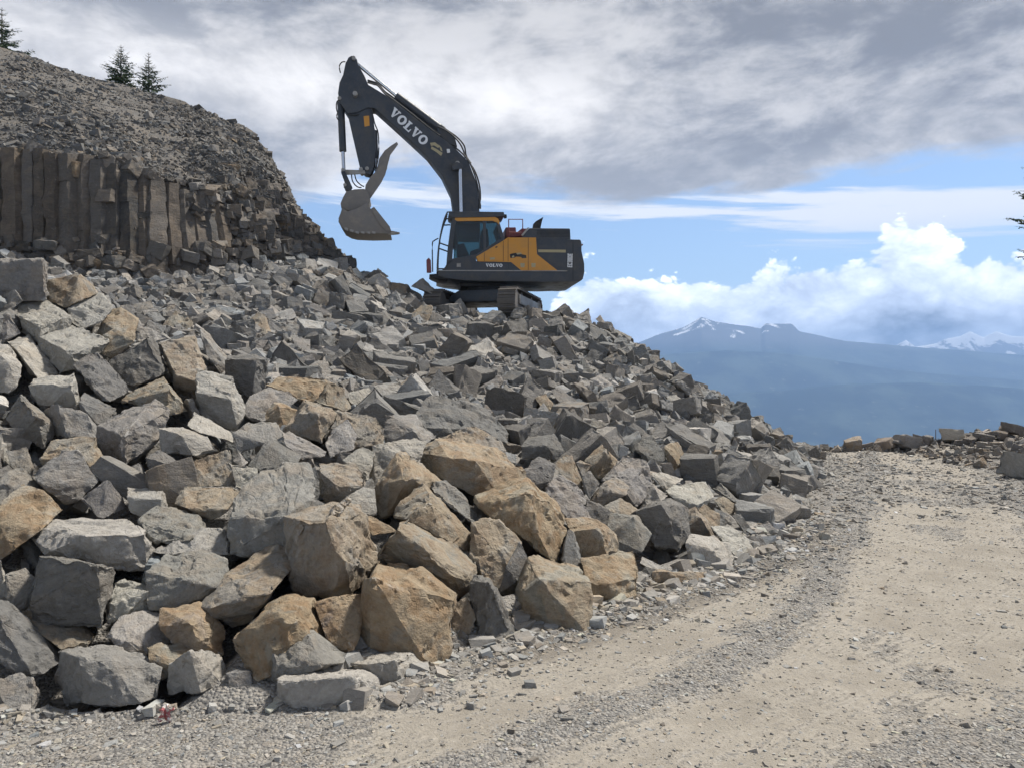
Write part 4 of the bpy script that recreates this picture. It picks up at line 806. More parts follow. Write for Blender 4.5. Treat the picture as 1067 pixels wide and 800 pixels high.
def rand_rot(n, rng, tilt=math.pi):
    """random orientations; tilt limits how far a flat stone leans from lying flat"""
    yaw = rng.uniform(0, 2 * math.pi, n); ti = rng.uniform(-tilt, tilt, n); ta = rng.uniform(0, 2 * math.pi, n)
    c, s = np.cos(yaw), np.sin(yaw); Rz = np.zeros((n, 3, 3)); Rz[:, 0, 0] = c; Rz[:, 0, 1] = -s; Rz[:, 1, 0] = s; Rz[:, 1, 1] = c; Rz[:, 2, 2] = 1
    ax = np.stack([np.cos(ta), np.sin(ta), np.zeros(n)], 1); K = np.zeros((n, 3, 3)); K[:, 0, 2] = ax[:, 1]; K[:, 1, 2] = -ax[:, 0]; K[:, 2, 0] = -ax[:, 1]; K[:, 2, 1] = ax[:, 0]
    R = np.eye(3)[None] + np.sin(ti)[:, None, None] * K + (1 - np.cos(ti))[:, None, None] * (K @ K)
    return R @ Rz
def scatter_mesh(name, protos, pos, size, R, tint, mat, smooth=False, label=None):
    n = len(pos); pick = RNG.integers(0, len(protos), n); Vs, Ts, Cs, off = [], [], [], 0
    for k, (V, T) in enumerate(protos):
        i = np.nonzero(pick == k)[0]
        if not len(i): continue
        W = np.einsum('nij,vj->nvi', R[i], V) * size[i][:, None, None] + pos[i][:, None, :]
        Vs.append(W.reshape(-1, 3)); Ts.append((T[None] + (np.arange(len(i)) * len(V))[:, None, None] + off).reshape(-1, 3))
        Cs.append(np.repeat(tint[i], len(V), 0)); off += len(i) * len(V)
    me = np_mesh(name, np.concatenate(Vs), np.concatenate(Ts), smooth); color_attr(me, np.concatenate(Cs))
    o = link_mesh(name, me, mat)
    return tag(o, label, kind='stuff')
def tints(n, rng, base=(.198, .190, .174), spread=.28, stain=.12):
    f = np.exp(rng.normal(0, spread, n)); w = rng.normal(0, 1, n)
    c = np.empty((n, 4)); c[:, 0] = base[0] * f * (1 + .04 * w); c[:, 1] = base[1] * f; c[:, 2] = base[2] * f * (1 - .04 * w)
    c[:, 3] = np.clip(rng.exponential(stain, n), 0, .8); return np.clip(c, .03, .6)
def to_px(p): return 533.5 + F * p[..., 0] / p[..., 1], 400 - F * (p[..., 2] - H0) / p[..., 1]

# occupancy of the photo plane by the traced blocks, to keep loose rock from sitting in front of them
OCC = np.zeros((820, 1090), np.float32); OCC[:] = 1e9
for t in THINGS:
    pl = sorted(set(t['poly'])); hull = []
    for seq in (pl, pl[::-1]):                                         # convex outline
        h = []
        for p in seq:
            while len(h) > 1 and (h[-1][0] - h[-2][0]) * (p[1] - h[-2][1]) - (h[-1][1] - h[-2][1]) * (p[0] - h[-2][0]) <= 0: h.pop()
            h.append(p)
        hull += h[:-1]
    hx, hy = np.array(hull).T; x0, x1, y0, y1 = max(0, int(hx.min()) - 2), min(1090, int(hx.max()) + 3), max(0, int(hy.min()) - 2), min(820, int(hy.max()) + 3)
    gx, gy = np.meshgrid(np.arange(x0, x1), np.arange(y0, y1)); ins = np.ones(gx.shape, bool)
    for (ax, ay), (bx, by) in zip(hull, hull[1:] + hull[:1]): ins &= ((bx - ax) * (gy - ay) - (by - ay) * (gx - ax)) >= -3.0 * math.hypot(bx - ax, by - ay)
    sub = OCC[y0:y1, x0:x1]; sub[ins] = np.minimum(sub[ins], t['d'])
def occ(px, py):
    r = OCC[np.clip(py, 0, 819).astype(int), np.clip(px, 0, 1089).astype(int)]; return np.where(np.asarray(px) < 0, 1e9, r)
def poisson(cands, radius):
    """greedy thinning on a grid"""
    cell = max(radius); grid = {}; keep = []
    for i, (p, r) in enumerate(zip(cands, radius)):
        g = (int(p[0] // cell), int(p[1] // cell), int(p[2] // cell)); ok = True
        for a in (-1, 0, 1):
            for b in (-1, 0, 1):
                for c in (-1, 0, 1):
                    for j in grid.get((g[0] + a, g[1] + b, g[2] + c), ()):
                        q = cands[j]
                        if (p[0] - q[0]) ** 2 + (p[1] - q[1]) ** 2 + (p[2] - q[2]) ** 2 < ((r + radius[j]) * .5) ** 2: ok = False; break
                    if not ok: break
                if not ok: break
            if not ok: break
        if ok: keep.append(i); grid.setdefault(g, []).append(i)
    return keep
def on_pile(x, y):
    side = x - foot_x(y); return ((y < 27) & (side < -.1)) | ((y >= 27) & (x < 7.5))
def scatter_pile():
    rng = np.random.default_rng(31)
    n = 90000; x = rng.uniform(-17, 11, n); y = rng.uniform(4.6, 30.5, n)
    z = surf(x, y); px, py = to_px(np.stack([x, y, z], 1))
    ok = on_pile(x, y) & (px > -360) & (px < 1000); x, y, z, px, py = (a[ok] for a in (x, y, z, px, py))
    # sizes: blocks a step up from what the photo resolves there
    far = sstep(10, 16, y)
    s = np.exp(rng.normal(0, .36, len(x))) * (.33 + .03 * far); s *= 1 - .30 * sstep(16, 23, y) * sstep(0, 4, x); s *= 1 - .30 * sstep(700, 790, px) * sstep(18, 21, y); s = np.clip(s, .14, .70); s = np.where(px < -75, np.clip(s * 1.6, .3, .95), s)
    cliffside = sstep(-5.5, -8.5, x) * sstep(15, 19, y); s *= 1 - .45 * cliffside
    o = np.argsort(-s); o = o[:60000]; x, y, z, px, py, s = (a[o] for a in (x, y, z, px, py, s))
    P = np.stack([x, y, z], 1); k = poisson(P, s * .80); P, s, px, py = P[k], s[k], px[k], py[k]
    # sink fillers where traced blocks stand
    oc = occ(px, py); cov = oc < 1e8
    fine_zone = (px < 720) & (P[:, 1] < 15.5)
    P[:, 2] += np.where(cov, -.42 * s - .12, np.where(fine_zone, -.16 * s, -.08 * s))
    s = np.where(cov, np.minimum(s, .42), s)
    drop = cov & (P[:, 1] - .5 * s < oc + .35) & (P[:, 1] < 18); drop |= ~cov & (py > 545) & (px < 700) & (px > -85); P, s = P[~drop], s[~drop]
    P[:, 2] += np.where((rng.uniform(0, 1, len(P)) < .34) & (P[:, 1] > 13), .30 * s, 0)
    return P, s
PILE_P, PILE_S = scatter_pile()
def split_pile(n_things):
    rng = np.random.default_rng(5)
    px, py = to_px(PILE_P); w = PILE_S * F / PILE_P[:, 1]
    vis = (px > 4) & (px < 1062) & (PILE_P[:, 1] > 12) & (occ(px, py) > 1e8)
    # only those on the face turned to the eye
    cand = np.nonzero(vis)[0]; cand = cand[np.argsort(-w[cand])]
    th = []
    for i in cand:
        if len(th) >= n_things: break
        d = hit(px[i], py[i]); 
        if abs(d - PILE_P[i, 1]) < .9: th.append(i)
    th = np.array(th); rest = np.setdiff1d(np.arange(len(PILE_P)), th)
    tn = tints(len(PILE_P), rng, stain=.10)
    R = rand_rot(len(PILE_P), rng)
    for i in th:
        me = MID[int(rng.integers(0, len(MID)))]; o = bpy.data.objects.new('boulder', me); COL.objects.link(o)
        m = Matrix(R[i].tolist()).to_4x4() @ Matrix.Diagonal((PILE_S[i] * rng.uniform(.85, 1.2), PILE_S[i] * rng.uniform(.85, 1.15), PILE_S[i] * rng.uniform(.8, 1.1), 1))
        o.matrix_world = Matrix.Translation(PILE_P[i].tolist()) @ m; o.color = tuple(tn[i])
        lum = tn[i][:3].mean(); tone = 'o' if tn[i][3] > .25 else ('l' if lum > .245 else 'd' if lum < .155 else 'g')
        THINGS.append(dict(o=o, px=px[i], py=py[i], w=w[i], tone=tone, nick=None, d=PILE_P[i, 1], S=PILE_S[i], asp=1.0))
    near = rest[PILE_P[rest, 1] < 16]; farr = rest[PILE_P[rest, 1] >= 16]
    V = [tri_of(me) for me in MID[:14]]
    scatter_mesh('rubble', LOWP + V, PILE_P[rest], PILE_S[rest], R[rest], tn[rest], M['rubble'], False, 'countless smaller grey blocks filling the rubble slope')
split_pile(84)
def scatter_fines():
    """fist to head sized rock between the blocks and below the cut face"""
    rng = np.random.default_rng(77)
    n = 24000; x = rng.uniform(-16, 10, n); y = 5.0 + 24.5 * rng.uniform(0, 1, n) ** .8
    z = surf(x, y); ok = on_pile(x, y); x, y, z = x[ok], y[ok], z[ok]
    s = np.clip(np.exp(rng.normal(0, .45, len(x))) * .13, .05, .32) * (1 + .25 * sstep(12, 20, y))
    P = np.stack([x, y, z - .02], 1); P[:, 2] += -.04 - .42 * sstep(15, 11, y) + .10 * (rng.uniform(0, 1, len(x)) - .4)
    px, py = to_px(P); cov = occ(px, py); bad = (cov < 1e8) & (P[:, 1] < cov + .3) & (P[:, 1] < 16); P, s = P[~bad], s[~bad]
    scatter_mesh('stones', STONEP, P, s, rand_rot(len(P), rng), tints(len(P), rng, (.20, .195, .184), .25, .08), M['rubble'], False, 'broken stones filling the gaps between the blocks')
scatter_fines()
# ---------------------------------------------------------------- columns of the cut face, scree above it, stones on the road
M['column'] = rock_mat('basalt_column', 'attr', .9, .8)
def build_columns():
    rng = random.Random(3); r1, r2 = HN[0], HN[0] + HN[1]
    B, Rm = HP[r1], HP[r2]
    seg = np.hypot(*np.diff(B[:, :2], axis=0).T); arc = np.concatenate([[0], np.cumsum(seg)])
    u_of = np.linspace(0, len(ST) - 1, HP.shape[1])
    s = .2
    while s < arc[-1]:
        i = int(np.searchsorted(arc, s)); i = min(i, len(B) - 1); u = u_of[i]
        if u > 6.7: break
        b, t = B[i], Rm[i]; rad_ = rng.uniform(.24, .46)
        s += rad_ * 1.25
        if u > 5.7 and rng.random() < .3 * (u - 5.2): continue
        top = t[2] + rng.uniform(-.14, .10); full = top - b[2]
        brk = rng.random()
        if brk < .07: top = b[2] + full * rng.uniform(.35, .85)
        if u > 5.9: top = b[2] + full * rng.uniform(.35, .95)
        fwd = rng.uniform(-.06, .06) - .55 * (rad_ - .35) - (.05 if brk < .12 else 0)
        z = b[2] - .8; verts, faces, cols = [], [], []
        rot0 = rng.gauss(0, .14); tone = rng.uniform(.55, 1.15); warm = rng.uniform(-.06, .12)
        rusty = max(0, 1 - u / 3.6) * rng.uniform(.1, .5)
        ns = 6 if rng.random() < .7 else 5; off = 0
        while z < top - .05:
            h = min(rng.uniform(.7, 2.6), top - z); 
            if top - z - h < .2: h = top - z
            jx, jy = rng.uniform(-.02, .02), rng.uniform(-.03, .03)
            rr = rad_ * rng.uniform(.975, 1.02); rot = rot0 + rng.uniform(-.05, .05)
            nr = max(2, int(h / .16)); ring = []
            for k in range(nr + 1):
                zz = z + h * k / nr; f0 = (zz - b[2]) / max(full, .1); cx = b[0] + (t[0] - b[0]) * f0 + jx; cy = b[1] + (t[1] - b[1]) * f0 - .10 - fwd + jy; e = rr * (1 - (.022 if k in (0, nr) else 0)); row = []
                for q in range(ns * 3):
                    a0 = rot + 2 * math.pi * (q // 3) / ns; a1 = rot + 2 * math.pi * (q // 3 + 1) / ns; fr = (q % 3) / 3
                    px_ = (math.cos(a0) * (1 - fr) + math.cos(a1) * fr) * e; py_ = (math.sin(a0) * (1 - fr) + math.sin(a1) * fr) * e
                    row.append(len(verts)); verts.append((cx + px_, cy + py_, zz))
                ring.append(row)
            m = ns * 3
            for k in range(nr):
                for q in range(m): faces.append((ring[k][q], ring[k][(q + 1) % m], ring[k + 1][(q + 1) % m], ring[k + 1][q]))
            for row, flip in ((ring[0], True), (ring[-1], False)):
                c = len(verts); verts.append((cx, cy, verts[row[0]][2] + (0 if flip else rng.uniform(0, .08))))
                for q in range(m): faces.append((row[q], row[(q + 1) % m], c, c) if not flip else (row[(q + 1) % m], row[q], c, c))
            z += h
        V = np.array(verts); n3 = fbm(V * 2.2, 3, 81); n4 = fbm(V * 7, 2, 83); ctr = np.array([b[0], b[1], 0])
        dr = V - ctr; dr[:, 2] = 0; dr /= np.maximum(np.linalg.norm(dr, axis=1, keepdims=True), 1e-6)
        V = V + dr * (.085 * n3 + .035 * n4)[:, None]; V[:, 2] += .05 * n3
        me = bpy.data.meshes.new('rock_column'); me.from_pydata(V.tolist(), [], [f[:3] if f[2] == f[3] else f for f in faces]); me.update()
        c = np.empty((len(V), 4)); k = np.clip(tone * (1 + .2 * n3), .3, 2)
        c[:, 0] = (.108) * (1 + warm) * k; c[:, 1] = .098 * k; c[:, 2] = .086 * (1 - warm) * k; c[:, 3] = .15 + rusty * (.4 + .6 * sstep(top - 1.4, top, V[:, 2]))
        color_attr(me, c); o = link_mesh('rock_column', me, M['column'], CLIFF)
build_columns()
M['scree'] = rock_mat('scree_stone', 'attr', 2.0, .4)
def scatter_hill():
    rng = np.random.default_rng(9); nr, nu = HV.shape[:2]; r1, r2 = HN[0], HN[0] + HN[1]; r4 = r2 + HN[2] + HN[3]
    def pick(n, ra, rb, ua, ub):
        r = rng.uniform(ra, rb, n); u = rng.uniform(ua, ub, n) * (nu - 1); i, j = np.floor(r).astype(int), np.clip(np.floor(u).astype(int), 0, nu - 2); fr, fu = (r - i)[:, None], (u - j)[:, None]
        i = np.clip(i, 0, nr - 2); return HV[i, j] * (1 - fr) * (1 - fu) + HV[i + 1, j] * fr * (1 - fu) + HV[i, j + 1] * (1 - fr) * fu + HV[i + 1, j + 1] * fr * fu, r, u
    P, r, u = pick(90000, r2 - 1, r4 + 14, .06, 1.0)
    cl = fbm(P * .55, 3, 91); keep = rng.uniform(0, 1, len(P)) < np.clip(.55 + cl * 1.2, .12, 1); P = P[keep]; cl = cl[keep]
    s = np.clip(np.exp(rng.normal(0, .55, len(P))) * .046 * (1 + 1.6 * np.maximum(cl, 0)), .02, .34)
    scatter_mesh('scree', STONEP, P, s, rand_rot(len(P), rng, .9), tints(len(P), rng, (.124, .118, .108), .26, .10), M['scree'], False, 'grey scree covering the slope above the cut rock face')
    # ledges and half-loosened blocks of the weathered nose
    P, r, u = pick(700, r1 + 4, r2 + 46, .60, .95); s = np.clip(np.exp(rng.normal(0, .45, len(P))) * .30, .10, .7)
    P[:, 1] += .30 * s; P[:, 2] -= .15 * s
    scatter_mesh('debris', LOWP, P, s, rand_rot(len(P), rng, .35), tints(len(P), rng, (.125, .115, .102), .24, .12), M['rubble'], False, 'half loosened brown blocks sticking out of the weathered rock nose')
    for n, ra, rb, ua, ub, m_, lab in ((260, r2 - 3, r2 + 5, .05, .66, .20, 'broken brown blocks lying along the rim of the rock columns'), (150, r1 + 1, r1 + 14, .05, .70, .26, 'fallen column pieces against the foot of the rock columns'), (170, r1 + 10, r2 - 4, .30, .72, .20, 'dark broken pieces wedged between the rock columns')):
        P, r, u = pick(n, ra, rb, ua, ub); s = np.clip(np.exp(rng.normal(0, .5, n)) * m_, .08, .6); P[:, 1] -= (.30 if m_ > .25 else .05) + .1 * rng.uniform(0, 1, n)
        scatter_mesh('debris', LOWP, P, s, rand_rot(n, rng, .6), tints(n, rng, (.122, .110, .095), .28, .15), M['rubble'], False, lab)
scatter_hill()
M['chip'] = rock_mat('road_chip', 'attr', 4.0, .3)
def scatter_road():
    rng = np.random.default_rng(15); n = 600000
    x = rng.uniform(-5.2, 11.5, n); y = 4.3 * (14.0 / 4.3) ** rng.uniform(0, 1, n)
    z = lookup(GZ, x, y); st = lookup(stony, x, y); side = x - foot_x(y)
    px, py = to_px(np.stack([x, y, z], 1)); clump = fbm(P3(x * 2.3, y * 2.3), 3, 95)
    foot = np.exp(-np.maximum(side, 0) / .60)
    prob = np.clip(.13 + .58 * st ** 1.5 + .25 * clump * (.3 + st) + .35 * foot, .06, 1) * np.clip(9.0 / y, .55, 1)
    ok = (side > -.45) & (px > -260) & (px < 1300) & (rng.uniform(0, 1, n) < prob * .36); x, y, z, st, side, foot = (a[ok] for a in (x, y, z, st, side, foot))
    s = np.exp(rng.normal(0, .55, len(x))) * (.0088 + .036 * foot * rng.uniform(0, 1, len(x)) ** 2) * (.75 + .055 * y); big = rng.uniform(0, 1, len(x)) < .012 + .07 * foot; s = np.where(big, s * 2.2, s); s = np.clip(s, .005, .20)
    P = np.stack([x, y, z - .04 * s], 1); t = tints(len(x), rng, (.245, .232, .21), .24, .06)
    w = rng.uniform(0, 1, len(x)) < .16; t[w, :3] = t[w, :3] * np.array([1.25, 1.18, 1.05]); t[:, :3] = np.clip(t[:, :3], .05, .38)
    scatter_mesh('gravel', STONEP, P, s, rand_rot(len(x), rng, .55), t, M['chip'], False, 'loose grey gravel strewn along the haul road and the pile foot')
    n = 22000; x = rng.uniform(2, 14.5, n); y = rng.uniform(13.5, 26.5, n); z = lookup(GZ, x, y); st = lookup(stony, x, y); side = x - foot_x(y)
    ok = (side > -.3) & (x < 13.4) & (rng.uniform(0, 1, n) < .15 + .8 * st); x, y, z = x[ok], y[ok], z[ok]
    s = np.clip(np.exp(rng.normal(0, .5, len(x))) * .030, .012, .18)
    scatter_mesh('gravel', STONEP, np.stack([x, y, z], 1), s, rand_rot(len(x), rng, .6), tints(len(x), rng, (.24, .225, .20), .3, .06), M['chip'], False, 'coarse stones on the far stretch of the haul road')
scatter_road()
def far_rim():
    """rubble left along the brow of the road and the bank beyond it"""
    rng = np.random.default_rng(21)
    spots = [(888, 463, 17), (901, 464, 11), (922, 462, 14), (932, 461, 13), (945, 460, 20), (954, 462, 12), (962, 461, 18), (971, 463, 11), (994, 463, 24), (1006, 460, 16), (1013, 457, 17), (1024, 455, 20), (1036, 452, 18), (1046, 450, 20), (1030, 462, 17), (1056, 447, 22), (1050, 462, 20)]
    names = {2: 'dark lump sitting alone on the brow of the road', 4: 'broad brown block on the road brow, one of a low row', 6: 'reddish block on the road brow beside the thin pole', 8: 'flat-topped pale block between the thin pole and the bank'}
    for k, (px, py, w) in enumerate(spots):
        d = 26.3 if px < 1000 else 25.2 - (px - 1000) * .01
        s = w / F * d * (1.05 if px < 1000 else .68); me = MID[(k * 5 + 3) % len(MID)]; o = bpy.data.objects.new('boulder', me); COL.objects.link(o)
        p = at(px, py, d); g = float(surf(np.array([p[0]]), np.array([d]))[0])
        o.location = (p[0], d, max(p[2], g + .1 * s)); o.rotation_euler = tuple(rng.uniform(-.35, .35, 2)) + (rng.uniform(0, 6.28),)
        o.scale = (s * 1.15, s * 1.0, s * (.8 if k != 8 else .6)); t = tints(1, rng, (.20, .18, .16) if k != 8 else (.32, .30, .26), .2, .2)[0]; o.color = tuple(t)
        THINGS.append(dict(o=o, px=px, py=py, w=w, tone='o' if t[3] > .2 else 'g', nick=names.get(k), d=d, S=s, asp=1.2))
    # the big grey boulder at the near end of the bank
    for (px, py, w, h, sc, nick, yaw) in ((1070, 486, 38, 34, 1, 'smooth grey boulder at the near end of the road-side bank', .4),):
        d = 19.0; s = w / F * d; o = bpy.data.objects.new('boulder', MID[4]); COL.objects.link(o); p = at(px, py, d)
        o.location = (p[0], d, p[2]); o.scale = (s * 1.2, s, s * 1.05); o.rotation_euler = (.1, .15, yaw); o.color = (.27, .26, .235, .1)
        THINGS.append(dict(o=o, px=px, py=py, w=w, tone='g', nick=nick, d=d, S=s, asp=1))
    n = 5200; x = rng.uniform(12.2, 22, n); y = rng.uniform(15, 36, n); z = surf(x, y); ok = (x > 13.0 + .1 * (y - 24)); x, y, z = x[ok], y[ok], z[ok]
    s = np.clip(np.exp(rng.normal(0, .5, len(x))) * .11, .04, .34)
    scatter_mesh('rubble', LOWP + STONEP, np.stack([x, y, z], 1), s, rand_rot(len(x), rng), tints(len(x), rng, (.20, .182, .160), .25, .15), M['rubble'], False, 'brownish grey rubble heaped along the far bank of the road')
    n = 420; y = rng.uniform(26.0, 27.6, n); x = rng.uniform(8.3, 13.2, n); s = np.clip(np.exp(rng.normal(0, .4, n)) * .12, .05, .3); z = surf(x, y) + .05
    scatter_mesh('rubble', LOWP, np.stack([x, y, z], 1), s, rand_rot(n, rng), tints(n, rng, (.20, .182, .16), .25, .15), M['rubble'], False, 'small stones lined up along the brow of the road')
far_rim()

# ---------------------------------------------------------------- firs
def leaf_mat(name, a, b_):
    m, nt, b = new_mat(name); oc = nt.nodes.new('ShaderNodeTexCoord').outputs['Object']
    n = nnoise(nt, oc, 1.6, 4, .6); nt.links.new(nmix(nt, nramp(nt, n, .38, .64), (*a, 1), (*b_, 1)), b.inputs['Base Color'])
    b.inputs['Roughness'].default_value = .75; b.inputs['Specular IOR Level'].default_value = .2; return m
M['needle'] = leaf_mat('fir_needle', (.022, .040, .020), (.055, .082, .040)); M['bark'] = paint('fir_bark', (.10, .075, .055), .9, 0, .5, (.16, .14, .12), 4, .1)
def fir(root_loc, height, spread, label, seed, first=.12, whorls=22, dens=1.0, lean=0.0, group=None, bare=0.0):
    rng = random.Random(seed); root = empty('fir_tree', root_loc); tag(root, label, 'tree', group)
    V, Fc = [], []
    def cone(a, b, ra, rb, n=7):
        a, b = Vector(a), Vector(b); q = (b - a).to_track_quat('Z', 'Y'); i0 = len(V)
        for c, r in ((a, ra), (b, rb)):
            for k in range(n): V.append(tuple(c + q @ Vector((math.cos(6.2832 * k / n) * r, math.sin(6.2832 * k / n) * r, 0))))
        for k in range(n): Fc.append((i0 + k, i0 + (k + 1) % n, i0 + n + (k + 1) % n, i0 + n + k))
    cone((0, 0, 0), (lean * .5, 0, height * .6), height * .018, height * .010); cone((lean * .5, 0, height * .6), (lean, 0, height), height * .010, height * .002)
    NV, NF = [], []
    for w in range(whorls):
        f = first + (1 - first) * (w + rng.uniform(-.3, .3)) / whorls; f = min(f, .985); z = height * f
        L = spread * (1 - f) ** .85 * rng.uniform(.65, 1.15) + .03 * height * (1 - f) + .012 * height; nb = rng.randint(4, 7)
        for k in range(nb):
            a = 6.2832 * (k + rng.uniform(-.35, .35)) / nb; l = L * rng.uniform(.55, 1.1); droop = -.25 + .75 * f + rng.uniform(-.12, .12)
            o = Vector((lean * f, 0, z)); dr = Vector((math.cos(a), math.sin(a), droop)).normalized(); e = o + dr * l + Vector((0, 0, .10 * l))
            cone(o, e, height * .0045 * (1 - f) + .006, .002, 4)
            side = Vector((-math.sin(a), math.cos(a), 0))
            ns = max(4, int(13 * dens * l / spread + 4))
            for q in range(ns):
                t = (q + rng.random()) / ns; 
                if t < .12 + bare: continue
                c = o.lerp(e, t); wl = l * .34 * (1.05 - t) + .05 * l
                for sgn in (-1, 1):
                    d2 = (side * sgn * rng.uniform(.6, 1.0) + dr * rng.uniform(.3, .9) + Vector((0, 0, rng.uniform(-.55, .10)))).normalized(); tip = c + d2 * wl * rng.uniform(.6, 1.15)
                    for m in range(3):
                        b0 = c.lerp(tip, m / 3); b1 = c.lerp(tip, (m + 1.25) / 3); n_ = Vector((rng.uniform(-1, 1), rng.uniform(-1, 1), rng.uniform(-1, 1))).normalized() * wl * .24
                        i = len(NV); NV.extend([tuple(b0 - n_ * .5), tuple(b1 + n_ * .15), tuple(b0 + n_ + Vector((0, 0, -.10 * wl)))]); NF.append((i, i + 1, i + 2))
    me = bpy.data.meshes.new('trunk'); me.from_pydata(V, [], Fc); me.update(); link_mesh('trunk', me, M['bark'], root)
    me = bpy.data.meshes.new('crown'); me.from_pydata(NV, [], NF); me.update(); link_mesh('crown', me, M['needle'], root)
    return root
def tree_at(px, top, base_d, drop, *a, **k):
    t = at(px, top, base_d); g = t[2] - drop; return fir((t[0], base_d, g), drop, *a, **k)
g = 'young firs on the skyline of the quarry hill'
tree_at(126, 47, 39, 4.0, 2.0, 'broad young fir on the quarry hill skyline, taller of the pair', 5, first=.30, whorls=17, dens=1.5, group=g)
tree_at(155, 55, 38, 3.6, 1.6, 'thin-topped young fir beside the broad one on the skyline', 8, first=.25, whorls=18, dens=1.4, group=g)
tree_at(2, 8, 37, 3.8, 2.2, 'wide-branched fir cut by the photo edge, high on the hill', 14, first=.25, whorls=13, dens=1.5, group=g)
fir((29.0, 41, -6.4), 26, 4.3, 'conifer branch tips hanging into the view from the road side', 21, first=.565, whorls=17, dens=2.6, bare=.05)

# ---------------------------------------------------------------- thin pole on the brow, crumpled wrapper
def rod(V, Fc, a, b, ra, rb=None, n=8):
    rb = ra if rb is None else rb; a, b = Vector(a), Vector(b); q = (b - a).to_track_quat('Z', 'Y'); i0 = len(V)
    for c, r in ((a, ra), (b, rb)):
        for k in range(n): V.append(tuple(c + q @ Vector((math.cos(6.2832 * k / n) * r, math.sin(6.2832 * k / n) * r, 0))))
    for k in range(n): Fc.append((i0 + k, i0 + (k + 1) % n, i0 + n + (k + 1) % n, i0 + n + k))
    Fc.append(tuple(range(i0 + n - 1, i0 - 1, -1))); Fc.append(tuple(range(i0 + n, i0 + 2 * n)))
def build_pole():
    t = at(974.5, 447, 29.0); V, Fc = [], []; base = (t[0], 29.0, t[2] - 1.9)
    rod(V, Fc, (0, 0, 0), (.02, 0, 1.9), .028, .014); rod(V, Fc, (-.20, 0, 1.22), (.26, 0, 1.17), .012); rod(V, Fc, (-.12, 0, 1.52), (.15, 0, 1.55), .010); rod(V, Fc, (.0, 0, .9), (.34, .05, 1.02), .010, .004)
    me = bpy.data.meshes.new('pole'); me.from_pydata(V, [], Fc); me.update()
    o = link_mesh('marker_pole', me, paint('weathered_wood', (.12, .10, .085), .9)); o.location = base
    tag(o, 'thin weathered pole with short cross pieces behind the road brow', 'pole')
build_pole()
def build_wrapper():
    px, py = 171, 752; y = F * H0 / (py - 400.0); x = (px - 533.5) / F * y; z = float(lookup(GZ, np.array([x]), np.array([y]))[0])
    bm = bmesh.new(); bmesh.ops.create_grid(bm, x_segments=15, y_segments=15, size=.06)
    me = bpy.data.meshes.new('wrapper')
    rng = random.Random(4)
    for v in bm.verts:
        q = np.array([[v.co.x * 22, v.co.y * 22, 3.1]]); a = vnoise(q, 3)[0]; b = vnoise(q * 1.9, 5)[0]; c = vnoise(q * 1.3, 8)[0]
        v.co = Vector((v.co.x * .62 + .028 * b, .03 * a + .022 * c, v.co.y * .85 + .055 + .02 * a))
    bm.to_mesh(me); bm.free()
    m, nt, b = new_mat('crumpled_film'); oc = nt.nodes.new('ShaderNodeTexCoord').outputs['Generated']
    n = nnoise(nt, oc, 3.2, 2, .5); nt.links.new(nmix(nt, nramp(nt, n, .46, .52), (.36, .10, .10, 1), (.62, .56, .50, 1)), b.inputs['Base Color']); b.inputs['Roughness'].default_value = .4
    o = link_mesh('wrapper', me, m); o.location = (x, y, z + .02); o.rotation_euler = (.25, .15, .4)
    md = o.modifiers.new('film', 'SOLIDIFY'); md.thickness = .002
    tag(o, 'crumpled red and white wrapper lying among the gravel', 'litter')
build_wrapper()
# ---------------------------------------------------------------- the excavator on the crest
EX = at(507, 318, 29.0); EX = (EX[0], 29.0, 4.68); EYAW = rad(7)
M['navy'] = paint('charcoal_paint', (.030, .035, .042), .45, 0, .60, (.125, .115, .10), 2.2)
M['yellow'] = paint('yellow_paint', (.54, .235, .022), .42, 0, .30, (.26, .19, .11), 1.6)
M['steel'] = paint('worn_steel', (.30, .285, .26), .55, .35, .6, (.20, .175, .145), 2.5)
M['bucket'] = paint('dusty_bucket_steel', (.185, .168, .148), .7, .15, .8, (.29, .255, .21), 3.2)
M['chrome'] = paint('piston_rod', (.62, .62, .62), .16, 1.0, .08)
M['track'] = paint('track_steel', (.115, .105, .095), .7, .3, .7, (.24, .21, .175), 2.2)
M['rubber'] = paint('black_hose', (.018, .018, .018), .6, 0, .2)
M['maroon'] = paint('maroon_rail', (.155, .030, .035), .5, 0, .3)
M['white'] = paint('white_lettering', (.70, .70, .69), .5, 0, .15, (.4, .38, .34), 3)
M['khaki'] = paint('dull_yellow_strip', (.36, .30, .16), .5, 0, .3)
M['black'] = paint('matt_black', (.012, .012, .013), .7, 0, .25)
M['seat'] = paint('seat_cloth', (.03, .03, .033), .9, 0, .1)
def glass_mat():
    m = bpy.data.materials.new('tinted_glass'); m.use_nodes = True; nt = m.node_tree; nt.nodes.clear()
    out = nt.nodes.new('ShaderNodeOutputMaterial'); fr = nnode(nt, 'ShaderNodeFresnel', {'IOR': 1.5})
    t = nnode(nt, 'ShaderNodeBsdfTransparent', {'Color': (.42, .55, .56, 1)}); g = nnode(nt, 'ShaderNodeBsdfGlossy', {'Roughness': .04, 'Color': (1, 1, 1, 1)})
    mx = nt.nodes.new('ShaderNodeMixShader'); nt.links.new(fr.outputs[0], mx.inputs[0]); nt.links.new(t.outputs[0], mx.inputs[1]); nt.links.new(g.outputs[0], mx.inputs[2]); nt.links.new(mx.outputs[0], out.inputs[0])
    return m
M['glass'] = glass_mat()
